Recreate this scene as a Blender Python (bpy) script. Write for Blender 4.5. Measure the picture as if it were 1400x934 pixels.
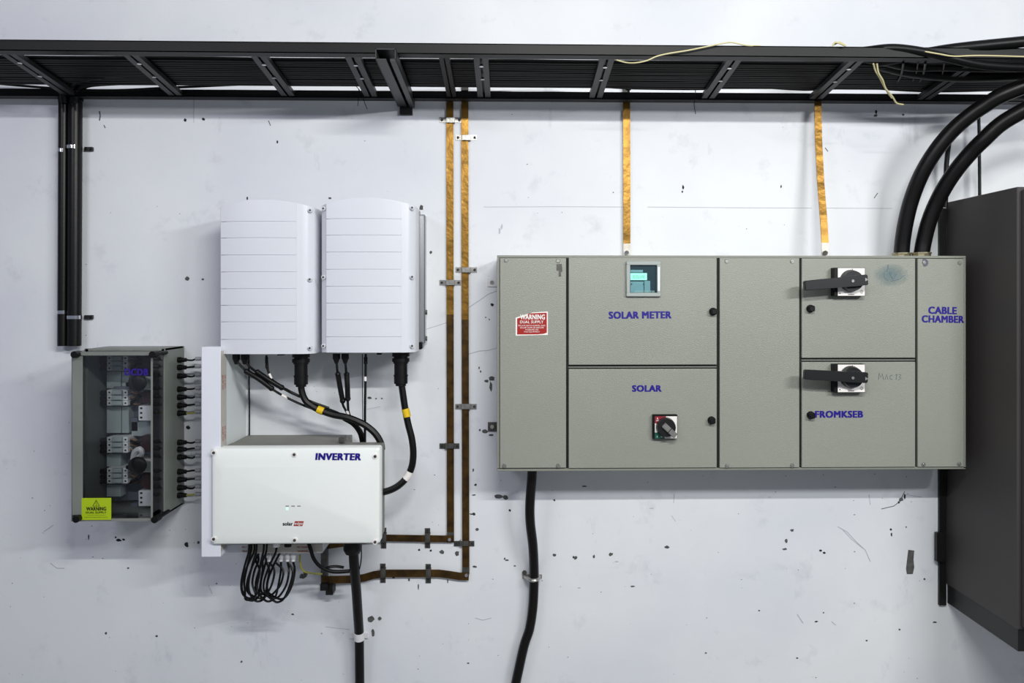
import bpy, bmesh, math, random
from mathutils import Vector, Matrix
random.seed(7)
for o in list(bpy.data.objects): bpy.data.objects.remove(o)
scn = bpy.context.scene
C = scn.collection

# ------------------------------------------------------------------ camera
F = 1100.0            # focal length in pixels of the 1400x934 frame
TH = 0.0227           # small yaw to the right
CX, CY = 720.0, 410.0
CAM = Vector((0, -2.97, 1.65))
FW = Vector((math.sin(TH), math.cos(TH), 0)); RT = Vector((math.cos(TH), -math.sin(TH), 0)); UP = Vector((0, 0, 1))
cd = bpy.data.cameras.new('camera'); cam = bpy.data.objects.new('camera', cd); C.objects.link(cam)
cam.location = CAM; cam.rotation_euler = (math.pi/2, 0, -TH)
cd.sensor_width = 36; cd.lens = F*36/1400
cd.shift_x = (700-CX)/1400; cd.shift_y = (CY-467)/1400
cd.clip_start = 0.05
scn.camera = cam

# ------------------------------------------------------------------ world, lamps, exposure
w = bpy.data.worlds.new('world'); scn.world = w; w.use_nodes = True
w.node_tree.nodes['Background'].inputs[0].default_value = (0.72, 0.80, 1.0, 1)
w.node_tree.nodes['Background'].inputs[1].default_value = 0.22
def tube_lamp(name, loc, length, power, col, target):
    l = bpy.data.lights.new(name, 'AREA'); l.shape = 'RECTANGLE'; l.size = length; l.size_y = 0.05
    l.energy = power; l.color = col
    o = bpy.data.objects.new(name, l); C.objects.link(o); o.location = loc
    d = Vector(target)-Vector(loc); o.rotation_euler = d.to_track_quat('-Z', 'Y').to_euler()
    return o
tube_lamp('ceiling_lamp_right', (2.35, -3.1, 2.80), 1.2, 50, (0.98, 0.99, 1.0), (0.9, 0, 0.8))
tube_lamp('ceiling_lamp_middle', (0.45, -2.75, 2.93), 1.2, 50, (1.0, 1.0, 0.96), (0.50, 0, 0.2))
tube_lamp('ceiling_lamp_left', (-2.2, -3.4, 3.0), 1.2, 21, (0.88, 0.87, 1.0), (-1.2, 0, 2.4))
vs = scn.view_settings
vs.view_transform = 'Standard'; vs.look = 'None'; vs.gamma = 1; vs.use_curve_mapping = False
vs.exposure = 0.22

# ------------------------------------------------------------------ helpers
def P(px, py, d):
    """point whose image is (px, py) on the plane d metres in front of the wall"""
    r = RT*((px-CX)/F) + FW + UP*((CY-py)/F)
    t = (-d - CAM.y)/r.y
    return CAM + r*t
def lin(c):
    return tuple(((v/255)/12.92 if v/255 <= 0.04045 else ((v/255+0.055)/1.055)**2.4) for v in c)
MATS = {}
def mat(name, rgb, rough=0.5, metal=0.0, spec=0.5, bump=0.0, bscale=200, var=0.0, vscale=5, var_rgb=None, emit=0, coat=0, detail=4, stretch=None):
    if name in MATS: return MATS[name]
    m = bpy.data.materials.new(name); m.use_nodes = True; nt = m.node_tree; b = nt.nodes['Principled BSDF']
    c = lin(rgb)+(1,)
    b.inputs['Base Color'].default_value = c; b.inputs['Roughness'].default_value = rough
    b.inputs['Metallic'].default_value = metal; b.inputs['Specular IOR Level'].default_value = spec
    b.inputs['Coat Weight'].default_value = coat
    tc = nt.nodes.new('ShaderNodeTexCoord'); src = tc.outputs['Object']
    if stretch:
        mp = nt.nodes.new('ShaderNodeMapping'); mp.inputs['Scale'].default_value = stretch
        nt.links.new(src, mp.inputs[0]); src = mp.outputs[0]
    if var > 0:
        n = nt.nodes.new('ShaderNodeTexNoise'); n.inputs['Scale'].default_value = vscale; n.inputs['Detail'].default_value = detail
        nt.links.new(src, n.inputs['Vector'])
        r = nt.nodes.new('ShaderNodeValToRGB'); r.color_ramp.elements[0].position = 0.5-0.5*var*0.0-0.15; r.color_ramp.elements[1].position = 0.65
        v2 = lin(var_rgb)+(1,) if var_rgb else tuple(x*(1-var) for x in c[:3])+(1,)
        r.color_ramp.elements[0].color = v2; r.color_ramp.elements[1].color = c
        nt.links.new(n.outputs['Fac'], r.inputs[0]); nt.links.new(r.outputs[0], b.inputs['Base Color'])
    if bump > 0:
        n = nt.nodes.new('ShaderNodeTexNoise'); n.inputs['Scale'].default_value = bscale; n.inputs['Detail'].default_value = 2
        nt.links.new(src, n.inputs['Vector'])
        bp = nt.nodes.new('ShaderNodeBump'); bp.inputs['Strength'].default_value = bump; bp.inputs['Distance'].default_value = 0.002
        nt.links.new(n.outputs['Fac'], bp.inputs['Height']); nt.links.new(bp.outputs[0], b.inputs['Normal'])
    if emit:
        b.inputs['Emission Color'].default_value = c; b.inputs['Emission Strength'].default_value = emit
    MATS[name] = m
    return m
def glass(name, tint, gloss=0.08, rough=0.05):
    m = bpy.data.materials.new(name); m.use_nodes = True; nt = m.node_tree; nt.nodes.remove(nt.nodes['Principled BSDF'])
    t = nt.nodes.new('ShaderNodeBsdfTransparent'); t.inputs[0].default_value = lin(tint)+(1,)
    g = nt.nodes.new('ShaderNodeBsdfGlossy'); g.inputs['Roughness'].default_value = rough
    mx = nt.nodes.new('ShaderNodeMixShader'); fr = nt.nodes.new('ShaderNodeFresnel'); fr.inputs[0].default_value = 1.45
    ad = nt.nodes.new('ShaderNodeMath'); ad.operation = 'ADD'; ad.inputs[1].default_value = gloss-0.04
    nt.links.new(fr.outputs[0], ad.inputs[0]); nt.links.new(ad.outputs[0], mx.inputs[0])
    nt.links.new(t.outputs[0], mx.inputs[1]); nt.links.new(g.outputs[0], mx.inputs[2])
    nt.links.new(mx.outputs[0], nt.nodes['Material Output'].inputs[0])
    MATS[name] = m
    return m

def link(name, me, loc, parent=None):
    o = bpy.data.objects.new(name, me); C.objects.link(o); o.location = loc
    if parent is not None:
        o.parent = parent
        o.location = Vector(loc) - Vector(parent['wl'])
    o['wl'] = tuple(loc)
    return o
def thing(name, label, cat, loc, group=None):
    o = link(name, None, Vector(loc)); o.empty_display_size = 0.05
    o['label'] = label; o['category'] = cat
    if group: o['group'] = group
    return o
def tag(o, label, cat, group=None):
    o['label'] = label; o['category'] = cat
    if group: o['group'] = group
    return o
class G:
    """collects shapes in world coordinates; done() links them as one mesh object"""
    def __init__(s): s.b = bmesh.new()
    def box(s, lo, hi, bev=0, seg=1):
        vs_ = [s.b.verts.new((x, y, z)) for x in (lo[0], hi[0]) for y in (lo[1], hi[1]) for z in (lo[2], hi[2])]
        fs = [s.b.faces.new([vs_[i] for i in f]) for f in ((0,1,3,2),(4,6,7,5),(0,4,5,1),(2,3,7,6),(0,2,6,4),(1,5,7,3))]
        if bev > 0:
            es = list({e for f in fs for e in f.edges})
            bmesh.ops.bevel(s.b, geom=es, offset=bev, segments=seg, affect='EDGES', profile=0.5)
        return s
    def pbox(s, x0, y0, x1, y1, d0, d1, bev=0, seg=1):
        ym, xm = (y0+y1)/2, (x0+x1)/2
        return s.box((P(x0, ym, d1).x, -d1, P(xm, y1, d1).z), (P(x1, ym, d1).x, -d0, P(xm, y0, d1).z), bev, seg)
    def cyl(s, a, b_, r, seg=16, r2=None, cap=True):
        a, b_ = Vector(a), Vector(b_); r2 = r if r2 is None else r2
        ax = (b_-a).normalized(); u = ax.orthogonal().normalized(); v = ax.cross(u)
        ra = [s.b.verts.new(a+(u*math.cos(t)+v*math.sin(t))*r) for t in [2*math.pi*i/seg for i in range(seg)]]
        rb = [s.b.verts.new(b_+(u*math.cos(t)+v*math.sin(t))*r2) for t in [2*math.pi*i/seg for i in range(seg)]]
        for i in range(seg): s.b.faces.new((ra[i], ra[(i+1)%seg], rb[(i+1)%seg], rb[i]))
        if cap: s.b.faces.new(ra[::-1]); s.b.faces.new(rb)
        return s
    def tube(s, pts, r, seg=10, sub=6, smooth=True, rad=None):
        pts = [Vector(p) for p in pts]
        if smooth and len(pts) > 2:
            q = []; R = []
            ext = [pts[0]*2-pts[1]] + pts + [pts[-1]*2-pts[-2]]
            for i in range(1, len(ext)-2):
                p0, p1, p2, p3 = ext[i-1:i+3]
                for k in range(sub):
                    t = k/sub
                    q.append(0.5*((2*p1)+(p2-p0)*t+(2*p0-5*p1+4*p2-p3)*t*t+(3*p1-p0-3*p2+p3)*t**3))
                    if rad: R.append(rad[i-1]+(rad[i]-rad[i-1])*t)
            q.append(pts[-1])
            if rad: R.append(rad[-1])
        else:
            q = pts; R = rad
        tan = [(q[min(i+1, len(q)-1)]-q[max(i-1, 0)]).normalized() for i in range(len(q))]
        u = tan[0].orthogonal().normalized(); rings = []
        for i, p in enumerate(q):
            u = (u - tan[i]*u.dot(tan[i])).normalized(); v = tan[i].cross(u)
            rr = R[i] if rad else r
            rings.append([s.b.verts.new(p+(u*math.cos(a)+v*math.sin(a))*rr) for a in [2*math.pi*k/seg for k in range(seg)]])
        for A, B in zip(rings, rings[1:]):
            for k in range(seg): s.b.faces.new((A[k], A[(k+1)%seg], B[(k+1)%seg], B[k]))
        s.b.faces.new(rings[0][::-1]); s.b.faces.new(rings[-1])
        return s
    def prism(s, pts, off):
        """closed polygon of world points, pushed along off"""
        off = Vector(off)
        a = [s.b.verts.new(p) for p in pts]; b_ = [s.b.verts.new(Vector(p)+off) for p in pts]
        s.b.faces.new(a[::-1]); s.b.faces.new(b_)
        n = len(a)
        for i in range(n): s.b.faces.new((a[i], a[(i+1)%n], b_[(i+1)%n], b_[i]))
        return s
    def ppoly(s, pp, d0, d1):
        return s.prism([P(x, y, d1) for x, y in pp], (0, d1-d0, 0))
    def ribbon(s, pts, width, thick, axis='x'):
        """flat strap along pts; width measured in the wall plane"""
        pts = [Vector(p) for p in pts]; rings = []
        for i, p in enumerate(pts):
            t = (pts[min(i+1, len(pts)-1)]-pts[max(i-1, 0)]).normalized()
            side = Vector((t.z, 0, -t.x)).normalized()*width/2; n = Vector((0, -thick/2, 0)) if axis == 'x' else t.cross(side).normalized()*thick/2
            rings.append([s.b.verts.new(p+q) for q in (side+n, side-n, -side-n, -side+n)])
        for A, B in zip(rings, rings[1:]):
            for k in range(4): s.b.faces.new((A[k], A[(k+1)%4], B[(k+1)%4], B[k]))
        s.b.faces.new(rings[0][::-1]); s.b.faces.new(rings[-1])
        return s
    def ball(s, c, r, sq=(1, 1, 1)):
        m = Matrix.Translation(c) @ Matrix.Diagonal((r*sq[0], r*sq[1], r*sq[2], 1))
        bmesh.ops.create_uvsphere(s.b, u_segments=12, v_segments=8, radius=1, matrix=m)
        return s
    def done(s, name, m, parent=None, smooth=False, loc=None, label=None):
        bmesh.ops.recalc_face_normals(s.b, faces=s.b.faces)
        if loc is None:
            if parent is not None: loc = Vector(parent['wl'])
            else:
                xs = [v.co for v in s.b.verts]; loc = sum(xs, Vector())/len(xs)
        loc = Vector(loc)
        bmesh.ops.translate(s.b, verts=s.b.verts, vec=-loc)
        me = bpy.data.meshes.new(name); s.b.to_mesh(me); s.b.free()
        if smooth:
            me.shade_smooth()
            try: me.set_sharp_from_angle(angle=math.radians(38))
            except Exception: pass
        me.materials.append(m)
        o = link(name, me, loc, parent)
        if label: o['label'] = label
        return o
def ring(x0, y0, x1, y1, t, d0, d1, bev=0.0):
    g = G(); g.pbox(x0, y0, x1, y0+t, d0, d1, bev); g.pbox(x0, y1-t, x1, y1, d0, d1, bev)
    g.pbox(x0, y0+t*.8, x0+t, y1-t*.8, d0, d1, bev); g.pbox(x1-t, y0+t*.8, x1, y1-t*.8, d0, d1, bev); return g
def text(name, s, x0, y0, x1, y1, d, m, parent, bold=0.03, tilt=0, slant=0, keep=False):
    """flat lettering fitted to the pixel box at depth d"""
    cu = bpy.data.curves.new('tmp', 'FONT'); cu.body = s; cu.size = 1; cu.resolution_u = 3; cu.shear = slant; cu.space_character = 1+bold*2.2
    to = bpy.data.objects.new('tmp', cu); C.objects.link(to)
    dg = bpy.context.evaluated_depsgraph_get(); dg.update()
    me = bpy.data.meshes.new_from_object(to.evaluated_get(dg)); bpy.data.objects.remove(to)
    if bold > 0:
        bb = bmesh.new(); k = bold*1.35; nv = len(me.vertices)
        for ox, oy in ((-k, -k*.5), (k, -k*.5), (-k, k*.5), (k, k*.5), (0, 0), (-k*.5, 0), (k*.5, 0)):
            n0 = len(bb.verts); bb.from_mesh(me); bb.verts.ensure_lookup_table()
            bmesh.ops.translate(bb, verts=bb.verts[n0:], vec=(ox, oy, (n0 // max(nv, 1))*.0001))
        bb.to_mesh(me); bb.free()
    xs = [v.co.x for v in me.vertices]; ys = [v.co.y for v in me.vertices]
    ax, bx, ay, by = min(xs), max(xs), min(ys), max(ys)
    A = P(x0, y1, d); B = P(x1, y0, d); sx = (B.x-A.x)/(bx-ax); sz = (B.z-A.z)/(by-ay)
    base = Vector(parent['wl']); cxx, czz = (A.x+B.x)/2, (A.z+B.z)/2
    for v in me.vertices:
        X = A.x+(v.co.x-ax)*sx - cxx; Z = A.z+(v.co.y-ay)*sz - czz
        ct, st = math.cos(tilt), math.sin(tilt)
        v.co = Vector((cxx+X*ct-Z*st, -d-0.0005-v.co.z, czz+X*st+Z*ct)) - base
    me.materials.clear(); me.materials.append(m); me.name = name
    return link(name, me, base, parent)

# ------------------------------------------------------------------ materials
def wall_material():
    m = bpy.data.materials.new('painted_plaster'); m.use_nodes = True; nt = m.node_tree; b = nt.nodes['Principled BSDF']
    tc = nt.nodes.new('ShaderNodeTexCoord')
    def noise(scale, det=4, st=(1, 1, 1), rough=.5):
        mp = nt.nodes.new('ShaderNodeMapping'); mp.inputs['Scale'].default_value = st
        n = nt.nodes.new('ShaderNodeTexNoise'); n.inputs['Scale'].default_value = scale; n.inputs['Detail'].default_value = det
        n.inputs['Roughness'].default_value = rough
        nt.links.new(tc.outputs['Object'], mp.inputs[0]); nt.links.new(mp.outputs[0], n.inputs['Vector']); return n
    def ramp(n, a, b_, ca, cb):
        r = nt.nodes.new('ShaderNodeValToRGB'); r.color_ramp.elements[0].position = a; r.color_ramp.elements[1].position = b_
        r.color_ramp.elements[0].color = lin(ca)+(1,); r.color_ramp.elements[1].color = lin(cb)+(1,)
        nt.links.new(n.outputs['Fac'], r.inputs[0]); return r
    def mul(a, b_):
        x = nt.nodes.new('ShaderNodeMix'); x.data_type = 'RGBA'; x.blend_type = 'MULTIPLY'; x.inputs[0].default_value = 1
        nt.links.new(a.outputs[0] if a.bl_idname != 'ShaderNodeMix' else a.outputs[2], x.inputs[6]); nt.links.new(b_.outputs[0], x.inputs[7]); return x
    base = ramp(noise(1.3, 5), .35, .65, (216, 219, 226), (230, 233, 235))
    dirt = ramp(noise(7, 6, (1, 1, 1), .65), .28, .42, (238, 238, 240), (255, 255, 255))
    smear = ramp(noise(3.2, 8, (1.6, 1, .6), .7), .30, .38, (233, 234, 236), (255, 255, 255))
    spk = ramp(noise(60, 3, (1, 1, 1), .6), .24, .27, (190, 190, 192), (255, 255, 255))
    m1 = mul(base, dirt); m2 = mul(m1, smear); m3 = mul(m2, spk)
    nt.links.new(m3.outputs[2], b.inputs['Base Color'])
    b.inputs['Roughness'].default_value = 0.55; b.inputs['Specular IOR Level'].default_value = 0.3
    n = noise(9, 6, (1, 1, 1), .6)
    bp = nt.nodes.new('ShaderNodeBump'); bp.inputs['Strength'].default_value = 0.25; bp.inputs['Distance'].default_value = 0.006
    nt.links.new(n.outputs['Fac'], bp.inputs['Height']); nt.links.new(bp.outputs[0], b.inputs['Normal'])
    return m
M_wall = wall_material()
M_floor = mat('concrete_floor', (150, 150, 147), .7, var=.3, vscale=3)
M_ceil = mat('ceiling_paint', (205, 205, 205), .8)
M_black = mat('black_plastic', (7, 7, 8), .45, spec=.3)
M_cable = mat('black_cable', (5, 5, 6), .42, spec=.25)
M_conduit = mat('black_conduit', (9, 8, 9), .38, spec=.3, bump=.15, bscale=60)
M_tray = mat('dark_painted_steel', (13, 14, 14), .5, metal=0, spec=.3, var=.25, vscale=12)
M_traylight = mat('grey_painted_steel', (48, 49, 50), .45, metal=0, spec=.4, var=.2, vscale=14)
M_panel = mat('grey_powder_coat', (142, 145, 135), .36, bump=.55, bscale=330, var=.05, vscale=3)
M_panelbody = mat('grey_powder_coat_frame', (130, 133, 123), .38, bump=.45, bscale=330)
M_gap = mat('black_rubber_gasket', (6, 6, 6), .7)
M_unit = mat('silver_grey_paint', (214, 217, 224), .34, bump=.08, bscale=400)
M_unitside = mat('grey_die_cast', (150, 152, 156), .4, metal=.35)
M_alu = mat('brushed_aluminium', (190, 192, 196), .32, metal=.9, bump=.2, bscale=80, stretch=(1, 1, .1))
M_inv = mat('white_enclosure_paint', (238, 242, 239), .38, bump=.05, bscale=300)
M_invtop = mat('grey_dusty_paint', (132, 132, 126), .6, var=.15, vscale=14)
M_duct = mat('white_duct_plastic', (226, 229, 238), .42)
M_ductside = mat('duct_side_plastic', (222, 228, 228), .45)
M_film = mat('beige_film', (196, 192, 184), .5, var=.1, vscale=20)
M_red = mat('red_print', (176, 84, 72), .5)
M_navy = mat('navy_lettering', (30, 14, 130), .4)
M_purple = mat('purple_lettering', (44, 22, 128), .4)
M_steel = mat('zinc_steel', (176, 174, 170), .33, metal=.75, bump=.2, bscale=120, var=.25, vscale=60)
M_darksteel = mat('tarnished_steel', (96, 95, 92), .45, metal=.6, var=.4, vscale=60)
M_chrome = mat('chrome', (220, 220, 222), .15, metal=1)
M_copperlit = mat('copper_lit', (160, 120, 52), .38, metal=.75, bump=.9, bscale=38, var=.5, vscale=16, var_rgb=(112, 82, 30))  # copper with the gold gloss of the lit lengths painted into its colour
M_copperunlit = mat('copper_unlit', (98, 72, 34), .4, metal=.7, bump=.6, bscale=40, var=.5, vscale=22, var_rgb=(60, 44, 22))  # same copper, darkened in colour for the lengths that catch no gloss
M_tapeshade = mat('tape_and_shade', (12, 10, 9), .5)  # real tape behind the tray, plus the tray's shadow just below painted black
M_tin = mat('tinned_end', (214, 208, 196), .35, metal=.4, var=.2, vscale=90)
M_brass = mat('brass_gland', (168, 160, 130), .28, metal=.8)
M_box = mat('grey_green_box_plastic', (128, 132, 126), .5, var=.12, vscale=9)
M_boxin = mat('inner_plate', (112, 118, 130), .5)
M_lid = glass('clear_lid', (250, 251, 252), .045, .04)
M_mcb = mat('breaker_white', (240, 242, 240), .45)
M_blank = mat('blanking_plate', (176, 188, 186), .5)
M_dred = mat('dark_red_terminal', (64, 36, 38), .5)
M_brown = mat('brown_wire', (150, 118, 96), .5)
M_yellow = mat('yellow_tape', (224, 186, 18), .45)
M_ygreen = mat('yellow_green_sticker', (170, 196, 20), .45)
M_ygwire = mat('yellow_green_wire', (150, 146, 60), .45)
M_cream = mat('cream_wire', (196, 188, 142), .5)
M_whitepl = mat('white_plastic', (226, 226, 228), .4)
M_greynut = mat('grey_ferrule', (142, 144, 148), .45)
M_stred = mat('red_sticker', (158, 28, 20), .4)
M_white = mat('white_print', (236, 232, 228), .45)
M_dark = mat('dark_print', (24, 26, 20), .5)
M_redpl = mat('red_switch_face', (138, 30, 44), .4)
M_green = mat('green_switch_face', (18, 92, 74), .4)
M_switch = mat('black_switch', (14, 14, 17), .38)
M_cab = mat('charcoal_cabinet', (64, 61, 61), .55, spec=.3, var=.1, vscale=3)
M_cabblack = mat('black_plinth', (7, 7, 8), .5)
M_chip = mat('bare_cement', (92, 93, 92), .9, var=.4, vscale=60)
M_chipd = mat('dark_hole', (36, 36, 40), .9)
M_scr = mat('grey_scratch', (184, 186, 194), .8)
M_stain = mat('faint_stain', (200, 202, 210), .7)
M_meter = mat('meter_face', (44, 52, 66), .4)
M_meterl = mat('meter_label', (170, 188, 198), .45)
M_lcd = mat('lcd_backlit', (190, 255, 222), .4, emit=.75)
M_frame = mat('clear_grey_frame', (165, 172, 168), .25)
M_pane = glass('meter_pane', (232, 246, 246), .06, .03)
M_blue = mat('blue_marker_smudge', (92, 116, 128), .4, bump=.5, bscale=330)
M_ink = mat('marker_ink', (86, 98, 98), .5)

# ------------------------------------------------------------------ setting
def struct(o): o['kind'] = 'structure'; return o
wall = struct(G().box((-5, 0, 0), (5, .2, 3.45)).done('wall_back', M_wall, loc=(0, 0, 0)))
struct(G().box((-5, -7, -.1), (5, .2, 0)).done('floor', M_floor))
struct(G().box((-5, -7, 3.45), (5, .2, 3.55)).done('ceiling', M_ceil))

def blob(cx, cy, w_, h_, n=9, ang=0, jag=.35):
    out = []
    for i in range(n):
        a = 2*math.pi*i/n + random.uniform(-.2, .2); r = 1-random.uniform(0, jag)
        x, y = math.cos(a)*w_/2*r, math.sin(a)*h_/2*r
        out.append((cx+x*math.cos(ang)-y*math.sin(ang), cy+x*math.sin(ang)+y*math.cos(ang)))
    return out
def chip(cx, cy, w_, h_, m=None, ang=0, jag=.4, name='paint_chip'):
    return G().ppoly(blob(cx, cy, w_*1.15, h_*1.15, 10, ang, jag), 0.0, 0.0012).done(name, m or M_chip, wall)
D, L_ = M_chipd, M_scr
for c in [(253,164,3.6,5,D),(278,163,4,4,D),(256,381,6,7,M_chip),(277,382,4,3,M_chip),(379,194,2.5,5,D),(934,256,3,6,D),(933,262,2,3,D),(1068,255,2,4,D),
          (1197,158,6,4,M_chip),(1198,153,3,7,D),(1235,157,4,3,M_chip),(589,345,5,4,M_chip),(673,417,5,5,D),(664,434,2,2,D),(669,437,2,2,D),(672,518,9,7,M_chip),(671,529,4,16,M_chip),
          (665,521,8,4,M_chip),(663,590,8,5,M_chip),(671,595,8,3,M_chip),(656,588,3,4,M_chip),(682,679,12,6,M_chip),(691,680,9,7,M_chip),(697,698,4,3,D),(652,724,5,4,M_chip),(649,775,6,3,M_chip),
          (625,757,6,8,M_chip),(604,755,7,6,M_chip),(693,766,5,3,M_chip),(690,764,2,3,D),(704,774,3,2,M_chip),(758,759,5,4,M_chip),(758,684,3,3,D),(787,763,5,5,M_chip),(784,762,2,4,D),(812,761,3,5,M_chip),
          (835,758,7,5,M_chip),(912,748,7,4,M_chip),(799,665,7,2,M_chip),(865,802,7,2,M_chip),(1083,725,5,4,M_chip),(1075,740,4,6,M_chip),(1073,751,7,3,M_chip),(1122,753,4,3,D),(1127,756,4,3,D),
          (1232,683,7,6,M_chip),(1237,679,3,8,D),(1229,687,3,3,D),(1218,724,3,3,D),(1219,731,2,5,D),(1239,721,2,2,D),(1116,850,5,2,D),(1126,838,2,2,D),(1230,861,3,2,D),(1278,851,6,2,D),(1264,792,3,3,M_chip),
          (162,739,8,4,D),(169,738,4,3,D),(158,735,3,3,D),(121,734,2,8,M_chip),(255,745,6,7,D),(271,742,4,4,M_chip),(175,777,4,2,D),(145,866,3,4,M_chip),(214,870,4,3,M_chip),(296,798,2,2,D),
          (400,840,4,2,D),(507,847,10,10,M_chip),(519,846,6,6,M_chip),(510,866,5,12,M_chip),(414,788,11,8,M_chip),(418,784,6,6,M_chip),(522,545,3,2,M_chip),(505,544,7,4,M_chip),(514,545,2,2,D),
          (257,585,6,6,D),(257,583,3,3,M_chip),(655,503,2,4,D),(657,508,2,3,D),(650,663,4,3,D),(647,643,2,6,M_chip),(648,677,6,2,M_chip),(646,703,10,2,D),(648,703,5,5,M_chip),
          (576,284,6,8,M_chip),(451,271,5,3,M_chip),(338,271,2,5,D),(686,310,3,8,L_),(683,316,3,10,L_),(572,803,2,8,M_chip),(559,793,3,5,M_chip),(538,790,4,2,D),(612,795,2,5,M_chip),(573,752,3,3,D),(589,753,3,3,D),
          (843,768,6,2,L_),(792,804,5,1.5,L_),(891,695,6,1.5,L_),(1038,835,3,2,D),(1185,876,3,2,D),(1090,900,3,2,D),(965,893,3,2,M_chip),(330,905,3,3,M_chip),(640,907,4,2,M_chip)]:
    chip(*c)
G().ppoly([(1242,752),(1250,753),(1249,765),(1250,776),(1248,785),(1240,785),(1239,778),(1240,768),(1241,760)], 0, .0015).done('paint_chip', M_chip, wall)
G().ppoly([(1290,764),(1283,764),(1284,730),(1293,730),(1293,764)], 0, .0015).done('paint_chip', M_chipd, wall)
def scratch(pts, wpx=.8, m=None):
    g = G(); g.ribbon([P(x, y, .0006) for x, y in pts], wpx*.0027, .001); return g.done('scratch', m or M_scr, wall)
for s_ in [([(661,283),(760,282.6),(855,283)],.7),([(885,283),(1000,284),(1110,284.5)],.7),([(1130,284.5),(1220,285)],.7),([(265,131),(265,168)],.6),
           ([(583,450),(596,446),(611,441)],.9),([(640,421),(655,411),(668,402),(679,398)],1.1),([(641,484),(655,480),(668,479),(679,476)],1.0),([(136,152),(137,158),(136,165)],1.3,M_chip),([(142,171),(144,175)],1,M_chip),
           ([(1145,720),(1158,727),(1170,740),(1183,752),(1190,768)],1.0),([(1150,722),(1164,737),(1180,750)],.7),([(60,727),(66,723),(73,718)],1.1),
           ([(367,165),(370,172)],.9,M_chip),([(1195,271),(1200,264)],.9,M_chip),([(1128,202),(1132,207)],.9,M_chip),([(1205,696),(1222,692),(1230,686),(1237,672)],.8,M_chip),([(1238,676),(1260,680)],.7),
           ([(69,770),(78,777),(88,777)],1),([(285,800),(290,812)],.8),([(445,857),(478,861)],.7),([(1090,840),(1098,852)],1.2),
           ([(922,675),(921,688)],.7),([(918,705),(924,713)],.7),([(60,730),(58,728)],.7),([(1188,676),(1190,690)],.8),([(1137,850),(1143,855)],1),([(500,560),(520,556)],.5),([(92,455),(96,470)],.6),
           ([(650,845),(660,848),(672,845)],.9)]:
    scratch(*s_)
g = G()
for i in range(210):
    x, y = random.uniform(5, 1285), random.uniform(150, 930)
    if y < 640 and random.random() < .55: continue
    r = random.uniform(.6, 1.5)
    g.ppoly(blob(x, y, r*random.uniform(1, 2.2), r, 5), 0, .0007)
o = g.done('paint_speck', M_chip, wall); o['kind'] = 'stuff'

# ------------------------------------------------------------------ cable tray
TR = thing('cable_tray', 'black steel ladder cable tray running along the top of the wall', 'cable tray', (0, -.25, 2.40))
def rail(pa, pb, d_in, d_out, h, lip, name_m):
    """channel rail from world point pa to pb"""
    g = G()
    for (dy0, dy1, z0, z1) in ((d_out-.003, d_out, 0, h), (d_in, d_out, 0, .003), (d_in, d_out, h-.003, h)):
        a = [Vector((pa.x, -dy0, pa.z+z0)), Vector((pa.x, -dy1, pa.z+z0)), Vector((pa.x, -dy1, pa.z+z1)), Vector((pa.x, -dy0, pa.z+z1))]
        g.prism(a, (pb.x-pa.x, 0, pb.z-pa.z))
    return g
fa, fb = P(-60, 68.5, .46), P(1460, 81, .46)
rail(fa, fb, .415, .46, .034, 0, 0).done('side_rail', M_tray, TR)
ba, bb = P(-60, 130.5, .075), P(1460, 139.5, .075)
rail(ba, bb, .03, .075, .026, 0, 0).done('side_rail', M_tray, TR)
# top edge of tray slopes a little down to the right
def zr(X, d):
    t = (X-fa.x)/(fb.x-fa.x); zf = fa.z+(fb.z-fa.z)*t
    t = (X-ba.x)/(bb.x-ba.x); zb = ba.z+(bb.z-ba.z)*t
    return zb+(zf-zb)*(d-.075)/(.46-.075)
def rung(pxf, w_=.030, m=M_traylight, bolts=True, y=78):
    X = P(pxf, y, .45).x
    r = None
    g = G()
    for sx in (-1, 1):
        x0 = X+sx*w_*.42-w_*.29; 
        g.prism([Vector((x0, -.058, zr(X, .06)+.004)), Vector((x0+w_*.58, -.058, zr(X, .06)+.004)), Vector((x0+w_*.58, -.058, zr(X, .06)+.007)), Vector((x0, -.058, zr(X, .06)+.007))], (0, -.396, zr(X, .454)-zr(X, .058)))
    for xx in (X-w_*.71-.002, X+w_*.71):
        g.prism([Vector((xx, -.058, zr(X, .06)+.004)), Vector((xx+.002, -.058, zr(X, .06)+.004)), Vector((xx+.002, -.058, zr(X, .06)+.02)), Vector((xx, -.058, zr(X, .06)+.02))], (0, -.396, zr(X, .454)-zr(X, .058)))
    g.prism([Vector((X-w_*.71, -.058, zr(X, .06)+.018)), Vector((X+w_*.71, -.058, zr(X, .06)+.018)), Vector((X+w_*.71, -.058, zr(X, .06)+.020)), Vector((X-w_*.71, -.058, zr(X, .06)+.020))], (0, -.396, zr(X, .454)-zr(X, .058)))
    r = g.done('rung', m, TR)
    if bolts:
        for d in (.36, .25):
            G().cyl((X, -d, zr(X, d)+.001), (X, -d, zr(X, d)+.008), .0075, 8).done('channel_bolt', M_chrome, r)
for px in (-150, 3): rung(px)
for px in (172, 349, 479, 657, 832, 1008, 1177): rung(px)
rung(606, .02, M_tray, False); rung(1345, .03, M_tray, False, 85)
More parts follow.
